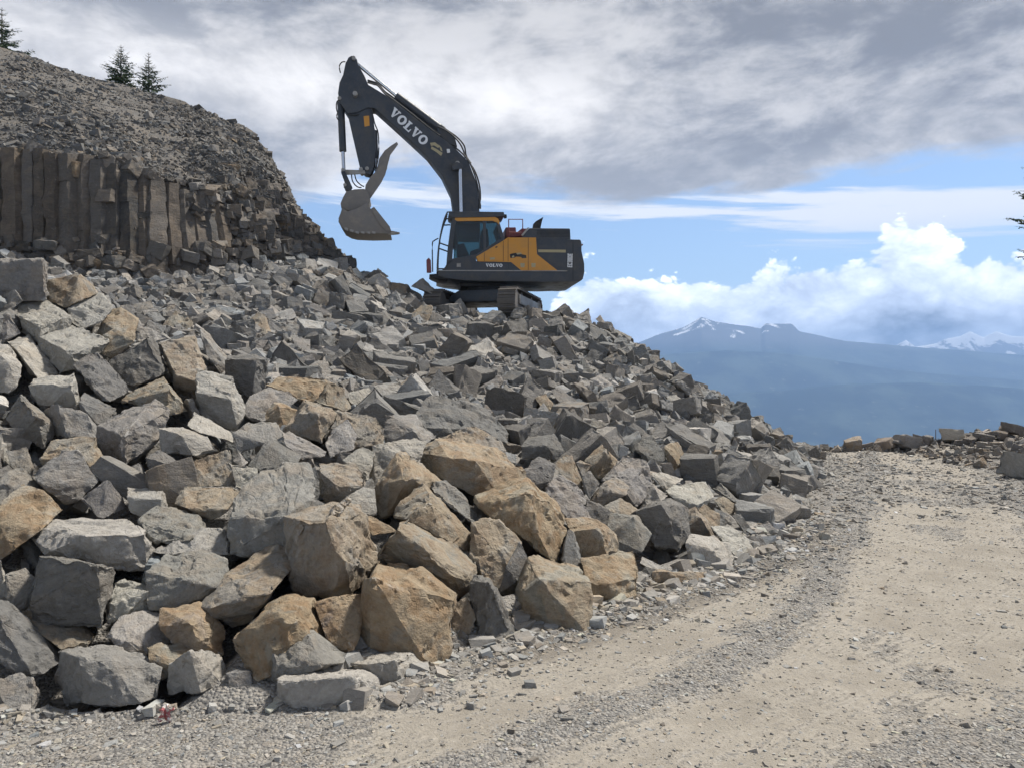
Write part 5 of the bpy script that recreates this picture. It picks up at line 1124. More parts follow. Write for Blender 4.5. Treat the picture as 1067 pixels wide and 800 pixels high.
def loc(px, py, yl):
    """photo point -> local x, z on the machine's plane y = yl"""
    a, b = (px - 533.5) / F, (400 - py) / F; s, c = math.sin(EYAW), math.cos(EYAW)
    Y = (yl - s * EX[0] + c * EX[1]) / (c - a * s); X = a * Y; Z = H0 + b * Y
    return (c * (X - EX[0]) + s * (Y - EX[1]), Z - EX[2])
def U(x, y): return 340 + x / 3.812, 50 + y / 3.812
def W(x, y): return 430 + x / 5.616, 200 + y / 5.616
def lp(fn, pts, yl): return [loc(*fn(*p), yl) for p in pts]
def solid(name, poly, y0, y1, mat, parent, bev=.02, taper=None):
    """outline (x, z) carried from y0 to y1, edges softened"""
    bm = bmesh.new(); a = [bm.verts.new((x, y0, z)) for x, z in poly]; b = [bm.verts.new((x, y1, z)) for x, z in (taper or poly)]
    n = len(poly); bm.faces.new(a); bm.faces.new(b[::-1])
    for i in range(n): bm.faces.new((a[i], b[i], b[(i + 1) % n], a[(i + 1) % n]))
    bmesh.ops.recalc_face_normals(bm, faces=bm.faces[:])
    if bev: bmesh.ops.bevel(bm, geom=[e for e in bm.edges if e.calc_face_angle(0) > rad(25)], offset=bev, offset_type='OFFSET', segments=2, profile=.6, affect='EDGES', clamp_overlap=True)
    me = bpy.data.meshes.new(name); bm.to_mesh(me); bm.free()
    for p in me.polygons: p.use_smooth = True
    me.set_sharp_from_angle(angle=rad(40))
    return link_mesh(name, me, M[mat], parent)
def tubes(name, paths, r, mat, parent, n=8):
    V, Fc = [], []
    for path in paths:
        P = [Vector(p) for p in path]; 
        for k, p in enumerate(P):
            d = (P[min(k + 1, len(P) - 1)] - P[max(k - 1, 0)]).normalized(); q = d.to_track_quat('Z', 'Y')
            for j in range(n): V.append(tuple(p + q @ Vector((math.cos(6.2832 * j / n) * r, math.sin(6.2832 * j / n) * r, 0))))
        i0 = len(V) - len(P) * n
        for k in range(len(P) - 1):
            for j in range(n): Fc.append((i0 + k * n + j, i0 + k * n + (j + 1) % n, i0 + (k + 1) * n + (j + 1) % n, i0 + (k + 1) * n + j))
        Fc.append(tuple(range(i0 + n - 1, i0 - 1, -1))); e = i0 + (len(P) - 1) * n; Fc.append(tuple(range(e, e + n)))
    me = bpy.data.meshes.new(name); me.from_pydata(V, [], Fc); me.update()
    for p in me.polygons: p.use_smooth = True
    me.set_sharp_from_angle(angle=rad(50)); return link_mesh(name, me, M[mat], parent)
def smooth_path(P, k=6):
    P = np.array(P, float); t = np.linspace(0, len(P) - 1, (len(P) - 1) * k + 1); return [tuple(q) for q in catmull(P, t)]
def cylinder(name, a, b, r, mat, parent, n=20):
    return tubes(name, [[a, b]], r, mat, parent, n)
def pins(name, pts, y0, y1, r, mat, parent):
    for x, z in pts: tubes(name, [[(x, y0, z), (x, y1, z)]], r, mat, parent, 14)
# --- slab-serif lettering, one outline per letter in a unit box (height 1)
def letter_polys(ch):
    def box(a, b, c, d): return [(a, b), (c, b), (c, d), (a, d)]
    def bow(w, t, top=1.0, bot=0.0, n=22):
        o = [(w / 2 + w / 2 * math.cos(6.2832 * k / n), (top + bot) / 2 + (top - bot) / 2 * 1.03 * math.sin(6.2832 * k / n)) for k in range(n)]
        i = [(w / 2 + (w / 2 - t) * math.cos(6.2832 * k / n), (top + bot) / 2 + ((top - bot) / 2 - t * .62) * math.sin(6.2832 * k / n)) for k in range(n)]
        return [[o[k], o[(k + 1) % n], i[(k + 1) % n], i[k]] for k in range(n)]
    if ch == 'V': return [[(.08, .86), (.40, .86), (.58, .30), (.66, .30), (.62, 0), (.44, 0)], [(.58, .30), (.72, .86), (.88, .86), (.62, 0)], box(0, .86, .50, 1), box(.62, .86, 1.0, 1)], 1.02
    if ch == 'O': return bow(1.04, .30), 1.06
    if ch == 'L': return [box(.10, .14, .40, .86), box(0, .86, .52, 1), box(0, 0, .86, .14), [(.70, .14), (.86, .14), (.86, .42), (.76, .42)]], .92
    if ch == 'E': return [box(0, 0, .26, 1), box(.26, 0, .68, .2), box(.26, .4, .6, .6), box(.26, .8, .68, 1)], .76
    if ch == 'C': return [box(0, .0, .26, 1), box(.26, 0, .72, .2), box(.26, .8, .72, 1), box(.48, .2, .72, .34), box(.48, .66, .72, .8)], .8
    if ch == '3': return [box(.46, 0, .72, 1), box(.0, 0, .46, .2), box(.1, .4, .46, .6), box(.0, .8, .46, 1)], .8
    if ch == '8': return [box(0, 0, .24, 1), box(.48, 0, .72, 1), box(.24, 0, .48, .2), box(.24, .41, .48, .59), box(.24, .8, .48, 1)], .8
    if ch == '0': return [box(0, 0, .24, 1), box(.48, 0, .72, 1), box(.24, 0, .48, .2), box(.24, .8, .48, 1)], .8
    return [], .4
def lettering(name, text, o, ux, uz, y, mat, parent, gap=.05, depth=.006):
    """letters standing 6 mm proud of a panel: o start, ux advance per unit, uz height vector, all in local x, z"""
    V, Fc, adv = [], [], 0.0
    for ch in text:
        polys, w = letter_polys(ch)
        for p in polys:
            i = len(V); m = len(p)
            for dy in (-depth, 0):
                for q in p: V.append((o[0] + ux[0] * (adv + q[0]) + uz[0] * q[1], y + dy, o[1] + ux[1] * (adv + q[0]) + uz[1] * q[1]))
            Fc.append(tuple(range(i, i + m))); 
            for k in range(m): Fc.append((i + k, i + (k + 1) % m, i + m + (k + 1) % m, i + m + k))
        adv += w + gap
    me = bpy.data.meshes.new(name); me.from_pydata(V, [], Fc); me.update(); return link_mesh(name, me, M[mat], parent), adv
def between(fn, a, b, h, text, y, gap=.05):
    """origin and axes so that the word runs from a to b (photo points of its foot line) with height h"""
    A, B = np.array(loc(*fn(*a), y)), np.array(loc(*fn(*b), y)); T = np.array(loc(*fn(*h), y))
    total = sum(letter_polys(c)[1] + gap for c in text) - gap; return tuple(A), tuple((B - A) / total), tuple(T - A)

def build_excavator():
    root = empty('excavator', EX, EYAW)
    tag(root, 'large dark grey and yellow tracked excavator standing on the rubble crest with raised boom', 'excavator')
    YN, YF = -1.48, 1.48                                    # near and far flanks of the upper works
    # --- undercarriage: its own heading, tracks pointing towards the road camera
    under = empty('undercarriage', (0, 0, 0)); under.parent = root; under.rotation_euler.z = rad(-14) - EYAW
    def track(cx):
        L, R, Wd = 4.75, .50, .64
        def loop(s, r):
            st = L - 2 * R; per = 2 * st + 2 * math.pi * R; s = (s % 1) * per
            if s < st: return (-st / 2 + s, r, 0)
            s -= st
            if s < math.pi * R: a = s / R; return (st / 2 + math.sin(a) * r, math.cos(a) * r, a)
            s -= math.pi * R
            if s < st: return (st / 2 - s, -r, math.pi)
            s -= st; a = s / R; return (-st / 2 - math.sin(a) * r, -math.cos(a) * r, math.pi + a)
        V, Fc = [], []; n = 46
        for k in range(n):
            for (w0, w1, r0, r1, half) in ((-Wd / 2, Wd / 2, R - .075, R - .035, .46), (-Wd / 2, Wd / 2, R - .035, R + .012, .07)):
                i = len(V)
                for ds in (-half, half):
                    for rr in (r0, r1):
                        yy, zz, _ = loop((k + .5 + ds) / n, rr)
                        for w in (w0, w1): V.append((cx + w, yy, zz + R))
                for f in ((0, 1, 3, 2), (4, 6, 7, 5), (0, 4, 5, 1), (2, 3, 7, 6), (0, 2, 6, 4), (1, 5, 7, 3)): Fc.append(tuple(i + q for q in f))
        me = bpy.data.meshes.new('track_chain'); me.from_pydata(V, [], Fc); me.update(); link_mesh('track_chain', me, M['track'], under)
        # frame, rollers and end wheels between the runs
        bm = bmesh.new(); pr = [(-1.75, .30), (1.75, .30), (1.85, .46), (1.6, .70), (-1.6, .70), (-1.85, .46)]
        a = [bm.verts.new((cx - .25, y, z)) for y, z in pr]; b = [bm.verts.new((cx + .25, y, z)) for y, z in pr]; m = len(pr)
        bm.faces.new(a); bm.faces.new(b[::-1])
        for i in range(m): bm.faces.new((a[i], b[i], b[(i + 1) % m], a[(i + 1) % m]))
        bmesh.ops.recalc_face_normals(bm, faces=bm.faces[:]); bmesh.ops.bevel(bm, geom=bm.edges[:], offset=.03, segments=1, affect='EDGES', clamp_overlap=True)
        me = bpy.data.meshes.new('track_frame'); bm.to_mesh(me); bm.free(); link_mesh('track_frame', me, M['track'], under)
        for nm, yy in (('idler', -L / 2 + R), ('sprocket', L / 2 - R)):
            o = tubes(nm, [[(cx - .17, yy, R), (cx + .17, yy, R)], [(cx - .27, yy, R), (cx + .27, yy, R)]], .40, 'track', under, 22)
        for yy, zz in [(q, .20) for q in np.linspace(-1.5, 1.5, 8)] + [(-.8, .82), (.8, .82)]: tubes('roller', [[(cx - .2, yy, zz), (cx + .2, yy, zz)]], .13, 'track', under, 12)
        tag(solid_box('side_guard', (cx + (.30 if cx > 0 else -.30), 0, .60), (.05, 3.3, .34), 'steel', under))
    def solid_box(name, c, s, mat, parent, bev=.02):
        return solid(name, [(c[0] - s[0] / 2, c[2] - s[2] / 2), (c[0] + s[0] / 2, c[2] - s[2] / 2), (c[0] + s[0] / 2, c[2] + s[2] / 2), (c[0] - s[0] / 2, c[2] + s[2] / 2)], c[1] - s[1] / 2, c[1] + s[1] / 2, mat, parent, bev)
    track(1.36); track(-1.36)
    solid('center_frame', [(-1.1, .60), (1.1, .60), (1.1, .80), (.75, 1.02), (-.75, 1.02), (-1.1, .80)], -1.15, 1.15, 'navy', under, .04)
    tubes('slewing_ring', [[(0, 0, 1.00), (0, 0, 1.36)]], .74, 'black', under, 40)
    # --- upper frame
    solid('upper_frame', lp(W, [(150, 463), (940, 466), (942, 498), (930, 524), (800, 528), (525, 524), (310, 520), (200, 506), (150, 492)], YN), YN, YF, 'navy', root, .02)
    solid('belly_pan', lp(W, [(262, 505), (520, 515), (515, 552), (285, 552)], -.75), -.75, .75, 'black', root, .02)
    solid('step', lp(W, [(98, 482), (150, 478), (205, 500), (205, 512), (150, 508), (112, 492)], YN), YN + .05, -.2, 'black', root, .01)
    solid('frame_edge', lp(W, [(142, 458), (940, 460), (940, 466), (142, 464)], YN - .012), YN - .012, YN + .3, 'steel', root, .004)
    # --- cab
    cy0, cy1 = YN, YN + 1.06
    cab = empty('cab', (0, 0, 0)); cab.parent = root
    def c(name, pts, y0, y1, mat, bev=.015): return solid(name, lp(W, pts, y0), y0, y1, mat, cab, bev)
    c('cab_base', [(172, 458), (190, 440), (208, 402), (370, 376), (372, 406), (560, 408), (560, 458)], cy0, cy1, 'navy')
    c('cab_roof', [(212, 116), (370, 116), (534, 118), (538, 142), (470, 148), (232, 152), (214, 140)], cy0 - .04, cy1 + .04, 'navy', .025)
    c('roof_stripe', [(250, 150), (480, 148), (500, 156), (508, 172), (506, 194), (494, 180), (468, 170), (262, 172), (246, 164)], cy0 - .008, cy0 + .05, 'yellow', .006)
    for y in (cy0, cy1 - .07):
        c('cab_pillar', [(232, 150), (262, 150), (248, 200), (238, 300), (232, 410), (196, 440), (205, 330), (218, 230)], y, y + .07, 'navy', .008)
        c('cab_pillar', [(412, 166), (428, 166), (430, 350), (416, 360)], y + .004, y + .066, 'navy', .006)
        c('cab_pillar', [(486, 166), (506, 174), (538, 275), (524, 290), (500, 230)], y + .002, y + .068, 'navy', .006)
        c('door_sill', [(232, 392), (374, 366), (524, 268), (532, 282), (376, 382), (232, 410)], y + .006, y + .064, 'navy', .006)
    g = [(252, 168), (470, 168), (496, 182), (526, 278), (374, 374), (238, 398), (240, 300)]
    c('side_window', g, cy0 + .028, cy0 + .036, 'glass', 0); c('side_window', g, cy1 - .04, cy1 - .032, 'glass', 0)
    a, b = loc(*W(226, 165), cy0), loc(*W(200, 435), cy0)
    V = [(a[0], cy0 + .08, a[1]), (a[0], cy1 - .08, a[1]), (b[0], cy1 - .08, b[1]), (b[0], cy0 + .08, b[1])]; V += [(x + .012, y, z) for x, y, z in V]
    me = bpy.data.meshes.new('windscreen'); me.from_pydata(V, [], [(0, 1, 2, 3), (7, 6, 5, 4), (0, 4, 5, 1), (1, 5, 6, 2), (2, 6, 7, 3), (3, 7, 4, 0)]); me.update(); link_mesh('windscreen', me, M['glass'], cab)
    c('rear_wall', [(498, 190), (530, 285), (512, 300), (485, 205)], cy0 + .08, cy1 - .08, 'black', .01)
    # inside: seat, console, a lever
    c('seat', [(392, 330), (400, 250), (408, 215), (440, 215), (448, 300), (440, 372), (340, 384), (338, 346)], cy0 + .32, cy1 - .32, 'seat', .05)
    c('console', [(262, 310), (300, 300), (312, 330), (345, 396), (262, 400)], cy0 + .25, cy1 - .35, 'black', .03)
    # guard of bars before the windscreen and over the roof
    yb = [cy0 - .02, cy0 + .36, cy0 + .70, cy1 + .02]; prof = [(205, 118), (186, 160), (168, 230), (155, 310), (149, 400), (148, 458)]
    bars = [smooth_path([(loc(*W(*p), cy0)[0], y, loc(*W(*p), cy0)[1]) for p in prof], 4) for y in yb]
    for p in ((190, 152), (170, 222), (159, 290), (151, 366), (148, 452)):
        q = loc(*W(*p), cy0); bars.append([(q[0], yb[0], q[1]), (q[0], yb[-1], q[1])])
    for y in (yb[0], yb[-1]):
        for p, q in (((208, 120), (232, 120)), ((186, 160), (226, 158)), ((156, 300), (212, 320)), ((148, 452), (196, 452))):
            p, q = loc(*W(*p), cy0), loc(*W(*q), cy0); bars.append([(p[0], y, p[1]), (q[0], y, q[1])])
    tubes('front_guard', bars, .026, 'navy', cab, 8)
    hr = [smooth_path([(loc(*W(*p), cy0)[0], cy0 - .03, loc(*W(*p), cy0)[1]) for p in ((150, 274), (126, 288), (115, 312), (117, 470))], 4)]
    tubes('grab_rail', hr, .022, 'navy', cab)
    solid('mirror', lp(W, [(80, 402), (94, 388), (106, 402), (110, 474), (82, 474)], cy0), cy0 - .10, cy0 + .10, 'maroon', cab, .02)
    solid('camera_knob', lp(W, [(534, 128), (552, 130), (554, 148), (538, 150)], cy0), cy0 + .1, cy0 + .25, 'black', cab, .01)  # small camera knob at the rear of the cab roof
    solid('door_lock', lp(W, [(258, 418), (282, 418), (282, 440), (258, 440)], cy0 - .012), cy0 - .012, cy0 + .01, 'steel', cab, .006)
    # --- yellow side doors, dark engine bay, counterweight
    yp = [(372, 380), (530, 286), (556, 268), (722, 268), (728, 366), (848, 461), (636, 461), (576, 412), (382, 408)]
    sp = solid('side_panel', lp(W, yp, YN - .02), YN - .02, YN + .25, 'yellow', root, .012)
    for x0, y0_, y1_ in ((419, 356, 406), (530, 288, 408), (558, 272, 408), (676, 270, 458)):
        solid('panel_seam', lp(W, [(x0 - 1, y0_), (x0 + 1.5, y0_), (x0 + 1.5, y1_), (x0 - 1, y1_)], YN - .024), YN - .024, YN, 'black', sp, 0)
    for (xa, ya) in ((630, 418), (694, 418)):
        solid('door_recess', lp(W, [(xa, ya), (xa + 26, ya), (xa + 24, ya + 24), (xa + 2, ya + 24)], YN - .023), YN - .023, YN, 'khaki', sp, 0)
    solid('vent_slot', lp(W, [(452, 386), (480, 384), (480, 396), (452, 398)], YN - .023), YN - .023, YN, 'khaki', sp, 0)
    solid('vent_slot', lp(W, [(484, 322), (496, 318), (496, 326), (484, 330)], YN - .023), YN - .023, YN, 'black', sp, 0)
    # dark machine emblem on the middle door
    em = [[(568, 366), (580, 362), (604, 358), (664, 372), (666, 388), (640, 390), (634, 382), (604, 380), (598, 386), (572, 388)]]
    for p in em: solid('door_emblem', lp(W, p, YN - .026), YN - .026, YN, 'black', sp, 0)
    solid('door_emblem', lp(W, [(580, 378), (592, 372), (596, 382), (584, 386)], YN - .029), YN - .029, YN, 'khaki', sp, 0); solid('door_emblem', lp(W, [(606, 360), (632, 356), (640, 364), (612, 368)], YN - .029), YN - .029, YN, 'khaki', sp, 0)
    solid('engine_bay', lp(W, [(560, 272), (905, 276), (905, 461), (560, 461)], YN), YN, YF, 'navy', root, .02)
    solid('radiator_door', lp(W, [(736, 282), (896, 282), (896, 456), (852, 456), (736, 366)], YN - .012), YN - .012, YN + .1, 'navy', root, .01)
    solid('pin_stripe', lp(W, [(733, 338), (896, 340), (896, 356), (735, 354)], YN - .022), YN - .022, YN, 'khaki', root, .003)
    hood = solid('engine_hood', lp(W, [(640, 262), (684, 212), (922, 214), (926, 280), (640, 278)], YN + .02), YN + .02, YF - .02, 'navy', root, .05)
    for k in range(5):
        solid('louver', lp(W, [(726, 228 + k * 8), (918, 229 + k * 8), (918, 232 + k * 8), (726, 231 + k * 8)], YN + .008), YN + .008, YN + .1, 'black', hood, 0)
    solid('hood_edge', lp(W, [(634, 254), (672, 210), (684, 210), (646, 258)], YN - .002), YN - .002, YN + .06, 'steel', hood, .004)
    cwn = lp(W, [(898, 277), (984, 279), (990, 300), (990, 345), (1006, 420), (1007, 470), (998, 510), (985, 522), (940, 527), (898, 526)], YN - .015)
    cwf = [(x * 1.0, z) for x, z in cwn]
    cw = solid('counterweight', cwn, YN - .015, YF, 'navy', root, .07, cwf)
    solid('counterweight_seam', lp(W, [(936, 290), (940, 290), (940, 520), (936, 520)], YN - .019), YN - .019, YN, 'black', cw, 0)
    tubes('reflector', [[(loc(*W(983, 318), -.6)[0], -.9, loc(*W(983, 318), -.6)[1]), (loc(*W(983, 318), -.6)[0], -.75, loc(*W(983, 318), -.6)[1])]], .03, 'maroon', cw, 8)
    solid('exhaust_pipe', lp(W, [(704, 212), (708, 186), (722, 172), (766, 147), (758, 170), (750, 206), (750, 214)], -.2), -.2, .0, 'black', root, .02)
    rl = lambda p, y: (loc(*W(*p), y)[0], y, loc(*W(*p), y)[1])
    rails = []
    for y in (YN + .1, YN + .95): rails.append([rl((562, 270), y), rl((562, 162), y), rl((644, 162), y), rl((644, 250), y)]); rails.append([rl((562, 238), y), rl((644, 240), y)])
    tubes('handrail', rails, .024, 'maroon', root, 8)
    solid('service_box', lp(W, [(544, 208), (604, 208), (606, 240), (640, 214), (676, 216), (640, 264), (545, 264)], -.9), -.9, .6, 'maroon', root, .03)
    o, ux, uz = between(W, (428, 440), (526, 441), (428, 421), 'VOLVO', cy0 - .002); lettering('lettering', 'VOLVO', o, ux, uz, cy0 - .002, 'white', root)
    o, ux, uz = between(W, (934, 443), (936, 362), (905, 441), 'EC380E', YN - .019); lettering('lettering', 'EC380E', o, ux, uz, YN - .016, 'white', root)
    # --- boom, inside the fork beside the cab
    by0, by1 = -.34, .34
    bp_ = [(112, 158), (150, 142), (166, 146), (262, 204), (384, 302), (505, 392), (565, 452), (600, 545), (609, 650), (612, 760), (512, 760), (505, 650), (496, 585), (458, 505), (400, 430), (290, 328), (192, 240), (150, 236), (118, 220)]
    boom = solid('boom', lp(U, bp_, by0), by0, by1, 'navy', root, .035)
    o, ux, uz = between(U, (246, 262), (386, 392), (268, 232), 'VOLVO', by0 - .002); 
    nrm = np.array([-(ux[1]), ux[0]]); nrm /= np.linalg.norm(nrm); hgt = float(np.dot(nrm, np.array(uz))); lettering('lettering', 'VOLVO', o, ux, tuple(nrm * hgt), by0 - .002, 'white', boom)
    for p in ([(412, 378), (432, 376), (452, 392), (444, 398), (428, 388), (416, 390)], [(418, 392), (440, 404), (462, 418), (456, 430), (436, 414), (416, 402)], [(446, 384), (458, 398), (462, 412), (454, 408)]):
        solid('boom_emblem', lp(U, p, by0 - .006), by0 - .006, by0 + .01, 'khaki', boom, 0)
    solid('boom_lamp', lp(U, [(478, 402), (490, 402), (492, 416), (480, 418)], by0 - .05), by0 - .05, by0, 'white', boom, .01)
    def pt(p, y): q = loc(*U(*p), y); return (q[0], y, q[1])
    pins('boom_pin', [loc(*U(520, 465), by0), loc(*U(116, 190), by0)], by0 - .22, by1 + .22, .085, 'steel', boom)
    for y in (by0 - .16, by1 + .16):
        bc = cylinder('boom_cylinder', pt((508, 690), y), pt((510, 800), y), .13, 'navy', root)
        cylinder('piston_rod', pt((531, 470), y), pt((536, 690), y), .07, 'chrome', bc)
        solid('cylinder_sleeve', lp(U, [(500, 462), (518, 452), (540, 462), (540, 480), (502, 486)], y - .09), y - .09, y + .09, 'navy', bc, .02)
    sc = cylinder('stick_cylinder', pt((278, 192), 0), pt((464, 330), 0), .155, 'navy', root)
    cylinder('piston_rod', pt((112, 56), 0), pt((282, 195), 0), .068, 'chrome', sc)
    solid('cylinder_bracket', lp(U, [(440, 320), (456, 304), (512, 360), (520, 392), (480, 378), (448, 346)], -.14), -.14, .14, 'navy', boom, .02)
    # --- stick
    sy0, sy1 = -.26, .26
    st = [(100, 31), (112, 34), (122, 46), (126, 66), (152, 112), (168, 150), (182, 232), (188, 300), (194, 330), (196, 410), (190, 470), (176, 505), (152, 500), (134, 480), (104, 350), (84, 262), (52, 214), (46, 180), (54, 138), (66, 108), (76, 60), (88, 38)]
    stick = solid('stick', lp(U, st, sy0), sy0, sy1, 'navy', root, .035)
    solid('warning_tag', lp(U, [(148, 272), (170, 270), (172, 310), (152, 314)], sy0 - .006), sy0 - .006, sy0 + .01, 'yellow', stick, 0)
    solid('stick_gusset', lp(U, [(52, 138), (66, 108), (160, 150), (178, 232), (120, 258), (84, 262), (52, 214), (46, 180)], sy0 - .07), sy0 - .07, sy1 + .07, 'navy', stick, .03)
    pins('stick_pin', [loc(*U(112, 56), 0), loc(*U(56, 214), 0), loc(*U(164, 490), 0), loc(*U(140, 492), 0)], -.36, .36, .07, 'steel', stick)
    bcy = cylinder('bucket_cylinder', pt((57, 214), 0), pt((66, 412), 0), .13, 'navy', root)
    cylinder('piston_rod', pt((66, 410), 0), pt((70, 496), 0), .065, 'chrome', bcy)
    # thumb cylinder along the inner face of the stick
    tc_ = cylinder('thumb_cylinder', pt((192, 330), 0), pt((196, 440), 0), .10, 'navy', root); cylinder('piston_rod', pt((196, 436), 0), pt((198, 492), 0), .05, 'chrome', tc_)
    # --- linkage
    lk = []
    for y in (-.30, .22):
        solid('link_arm', lp(U, [(58, 488), (74, 484), (152, 486), (156, 500), (74, 504), (60, 502)], y), y, y + .08, 'steel', root, .012)
        solid('link_arm', lp(U, [(58, 494), (74, 490), (88, 520), (104, 556), (96, 570), (76, 566), (68, 552), (76, 545)], y - .09), y - .09, y - .01, 'navy', root, .012)
    pins('link_pin', [loc(*U(70, 496), 0), loc(*U(78, 556), 0)], -.42, .42, .06, 'steel', root)
    # --- bucket
    bw = .74; bk = empty('bucket', (0, 0, 0)); bk.parent = root
    solid('coupler', lp(U, [(56, 618), (66, 594), (78, 572), (112, 562), (150, 560), (168, 574), (174, 606), (160, 640), (120, 656), (60, 640)], -.42), -.42, .42, 'bucket', bk, .03)
    sidep = [(62, 636), (86, 650), (120, 640), (160, 618), (176, 640), (202, 672), (232, 704), (256, 728), (252, 738), (180, 738), (112, 735), (66, 716), (48, 692), (50, 674), (58, 656)]
    shell = [(62, 636), (56, 656), (48, 676), (49, 692), (64, 716), (88, 729), (112, 735), (180, 738), (256, 736)]
    for y in (-bw, bw - .05): solid('bucket_cheek', lp(U, sidep, y), y, y + .05, 'bucket', bk, .012)
    S2 = lp(U, shell, -bw); V, Fc = [], []; m = len(S2)
    cx_ = np.mean([p[0] for p in S2]); cz_ = np.mean([p[1] for p in S2]) + .5
    for f in (1.0, .95):
        for y in (-bw + .05, bw - .05):
            for x, z in S2: V.append((cx_ + (x - cx_) * f, y, cz_ + (z - cz_) * f))
    for q in range(m - 1): Fc += [(q, q + 1, m + q + 1, m + q), (2 * m + q, 3 * m + q, 3 * m + q + 1, 2 * m + q + 1)]
    Fc += [(0, m, 3 * m, 2 * m), (m - 1, 3 * m - 1, 4 * m - 1, 2 * m - 1)]
    for q in range(m - 1): Fc += [(q, 2 * m + q, 2 * m + q + 1, q + 1), (m + q, m + q + 1, 3 * m + q + 1, 3 * m + q)]
    me = bpy.data.meshes.new('bucket_shell'); me.from_pydata(V, [], Fc); me.update(); link_mesh('bucket_shell', me, M['bucket'], bk)
    for k in range(5):
        y = -bw + .06 + k * (2 * bw - .30) / 4
        solid('bucket_tooth', lp(U, [(246, 727), (262, 727), (292, 733), (290, 738), (262, 741), (246, 740)], y), y, y + .18, 'steel', bk, .015)
    for y in (-bw - .03, bw - .02): solid('side_cutter', lp(U, [(176, 640), (190, 632), (252, 710), (258, 728), (240, 732), (214, 704)], y), y, y + .05, 'bucket', bk, .008)
    for k in range(6): solid('wear_strip', lp(U, [(72 + k * 22, 712 + min(k, 2) * 8), (86 + k * 22, 717 + min(k, 2) * 7), (84 + k * 22, 728 + min(k, 2) * 6), (72 + k * 22, 722 + min(k, 2) * 7)], -bw - .02), -bw - .02, -bw + .05, 'steel', bk, .006)
    # --- thumb
    th = [(150, 590), (156, 545), (176, 512), (200, 488), (210, 440), (232, 408), (258, 388), (280, 374), (285, 382), (272, 400), (254, 424), (244, 462), (234, 502), (214, 540), (192, 572), (174, 598)]
    for y in (-.30, .20): solid('thumb', lp(U, th, y), y, y + .10, 'bucket', root, .015)
    solid('thumb_plate', lp(U, [(206, 470), (226, 430), (246, 420), (240, 470), (220, 520), (196, 556), (176, 580), (180, 540)], -.20), -.20, .20, 'bucket', root, .015)
    # --- hydraulic lines
    hp = []
    for y, off in ((-.20, 0), (-.06, 5), (.12, 9)):
        hp.append(smooth_path([pt((164, 138 - off), y), pt((190, 146 - off), y), (pt((206, 152 - off), y)), pt((232, 182 - off), y), pt((262, 204 - off), y), pt((330, 256 - off), y), pt((400, 312 - off), y), pt((452, 350 - off), y)], 4))
    for y, p in ((-.30, [(440, 312), (470, 326), (505, 352), (530, 380), (545, 410), (552, 440)]), (-.1, [(448, 306), (486, 332), (520, 356), (548, 390), (556, 430), (575, 460)]), (-.34, [(505, 392), (540, 420), (572, 462), (594, 520), (606, 580), (608, 640)]), (.0, [(560, 446), (590, 490), (610, 556), (612, 640)])):
        hp.append(smooth_path([pt(q, y) for q in p], 4))
    for h in hp: tubes('hydraulic_line', [h], .030, 'rubber', boom)
    hs = [smooth_path([pt(q, -.3) for q in ((76, 56), (62, 58), (52, 74), (56, 100))], 4), smooth_path([pt(q, -.28) for q in ((52, 206), (42, 216), (40, 240), (46, 262))], 4), smooth_path([pt(q, -.28) for q in ((50, 250), (42, 268), (44, 282), (54, 290))], 4),
          smooth_path([pt(q, -.33) for q in ((84, 262), (110, 268), (130, 264))], 4), smooth_path([pt(q, -.2) for q in ((100, 500), (104, 530), (122, 552), (140, 556))], 4), smooth_path([pt(q, -.1) for q in ((112, 500), (120, 528), (138, 546), (150, 552))], 4),
          smooth_path([pt(q, -.33) for q in ((178, 236), (192, 300), (206, 340), (208, 420), (198, 480))], 4)]
    for h in hs: tubes('hose', [h], .022, 'rubber', stick)
    return root
build_excavator()
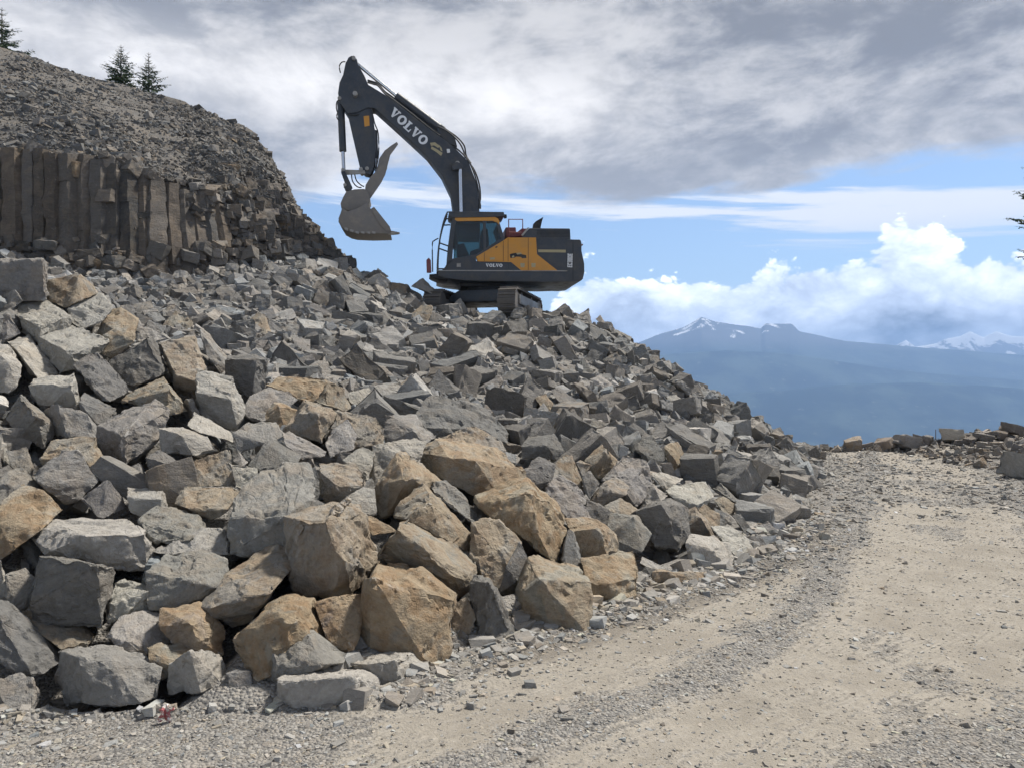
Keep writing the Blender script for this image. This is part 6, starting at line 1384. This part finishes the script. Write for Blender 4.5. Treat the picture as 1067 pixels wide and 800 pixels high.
# ---------------------------------------------------------------- one label for each boulder
def label_boulders():
    tone_words = dict(g=['grey', 'plain grey', 'mid-grey'], d=['dark', 'dark grey', 'dusky grey'], l=['pale', 'light grey', 'pale grey'], o=['brownish', 'tan-grey', 'brown-grey'], t=['tan', 'ochre', 'yellowish'], T=['ochre'], r=['rusty', 'reddish'])
    marks = [dict(px=t['px'], py=t['py'], w=t['w'], text='the ' + t['nick']) for t in THINGS if t['nick']]
    for m in marks:
        m['text'] = m['text'].replace("the largest", "the largest")
    marks += [dict(px=375, py=232, w=40, text="the excavator's bucket"), dict(px=540, py=305, w=36, text="the excavator's sunlit track"), dict(px=466, py=303, w=30, text="the excavator's shaded track"), dict(px=975, py=456, w=8, text='the thin pole'),
              dict(px=200, py=262, w=40, text='the rock columns')]
    used = set(); fullk = set()
    ordered = sorted(THINGS, key=lambda t: (t['nick'] is None, -t['w']))
    group = 'quarried blocks and boulders of the heap'
    for t in ordered:
        o = t['o']
        if t['nick']:
            lab = t['nick'] + (' of the rubble heap' if len(t['nick'].split()) < 4 else '')
        else:
            lab = None; near = sorted(marks, key=lambda m: math.hypot(m['px'] - t['px'], m['py'] - t['py']))[:9]
            size = 'small ' if t['w'] < 17 else '' if t['w'] < 34 else 'big '
            shape = 'slab' if t['asp'] > 1.75 else 'upright block' if t['asp'] < .75 else 'block'
            def where(m):
                dx, dy = t['px'] - m['px'], t['py'] - m['py']; r = math.hypot(dx, dy); a = math.degrees(math.atan2(-dy, dx)) % 360
                near_ = r < (m['w'] + t['w']) * .85
                side = ('beside %s, road side' , 'above %s, to its road side', 'above %s', 'above %s, to its cliff side', 'beside %s, cliff side', 'below %s, to its cliff side', 'below %s', 'below %s, to its road side')[int(((a + 22.5) % 360) // 45)]
                return ('just ' if near_ else 'well ' if r > 75 else '') + side % m['text']
            for tw in tone_words[t['tone']]:
                for m in near:
                    c = f"{size}{tw} {shape} {where(m)}"
                    if len(c.replace('-', ' ').split()) <= 18 and len(c.split()) <= 16 and c not in used: lab = c; break
                if lab: break
            if lab is None: lab = f"{size}{tone_words[t['tone']][0]} {shape} in the rubble about {near[0]['text']}"
        used.add(lab); o['label'] = lab[0].lower() + lab[1:]; o['category'] = 'boulder'; o['group'] = group
label_boulders()
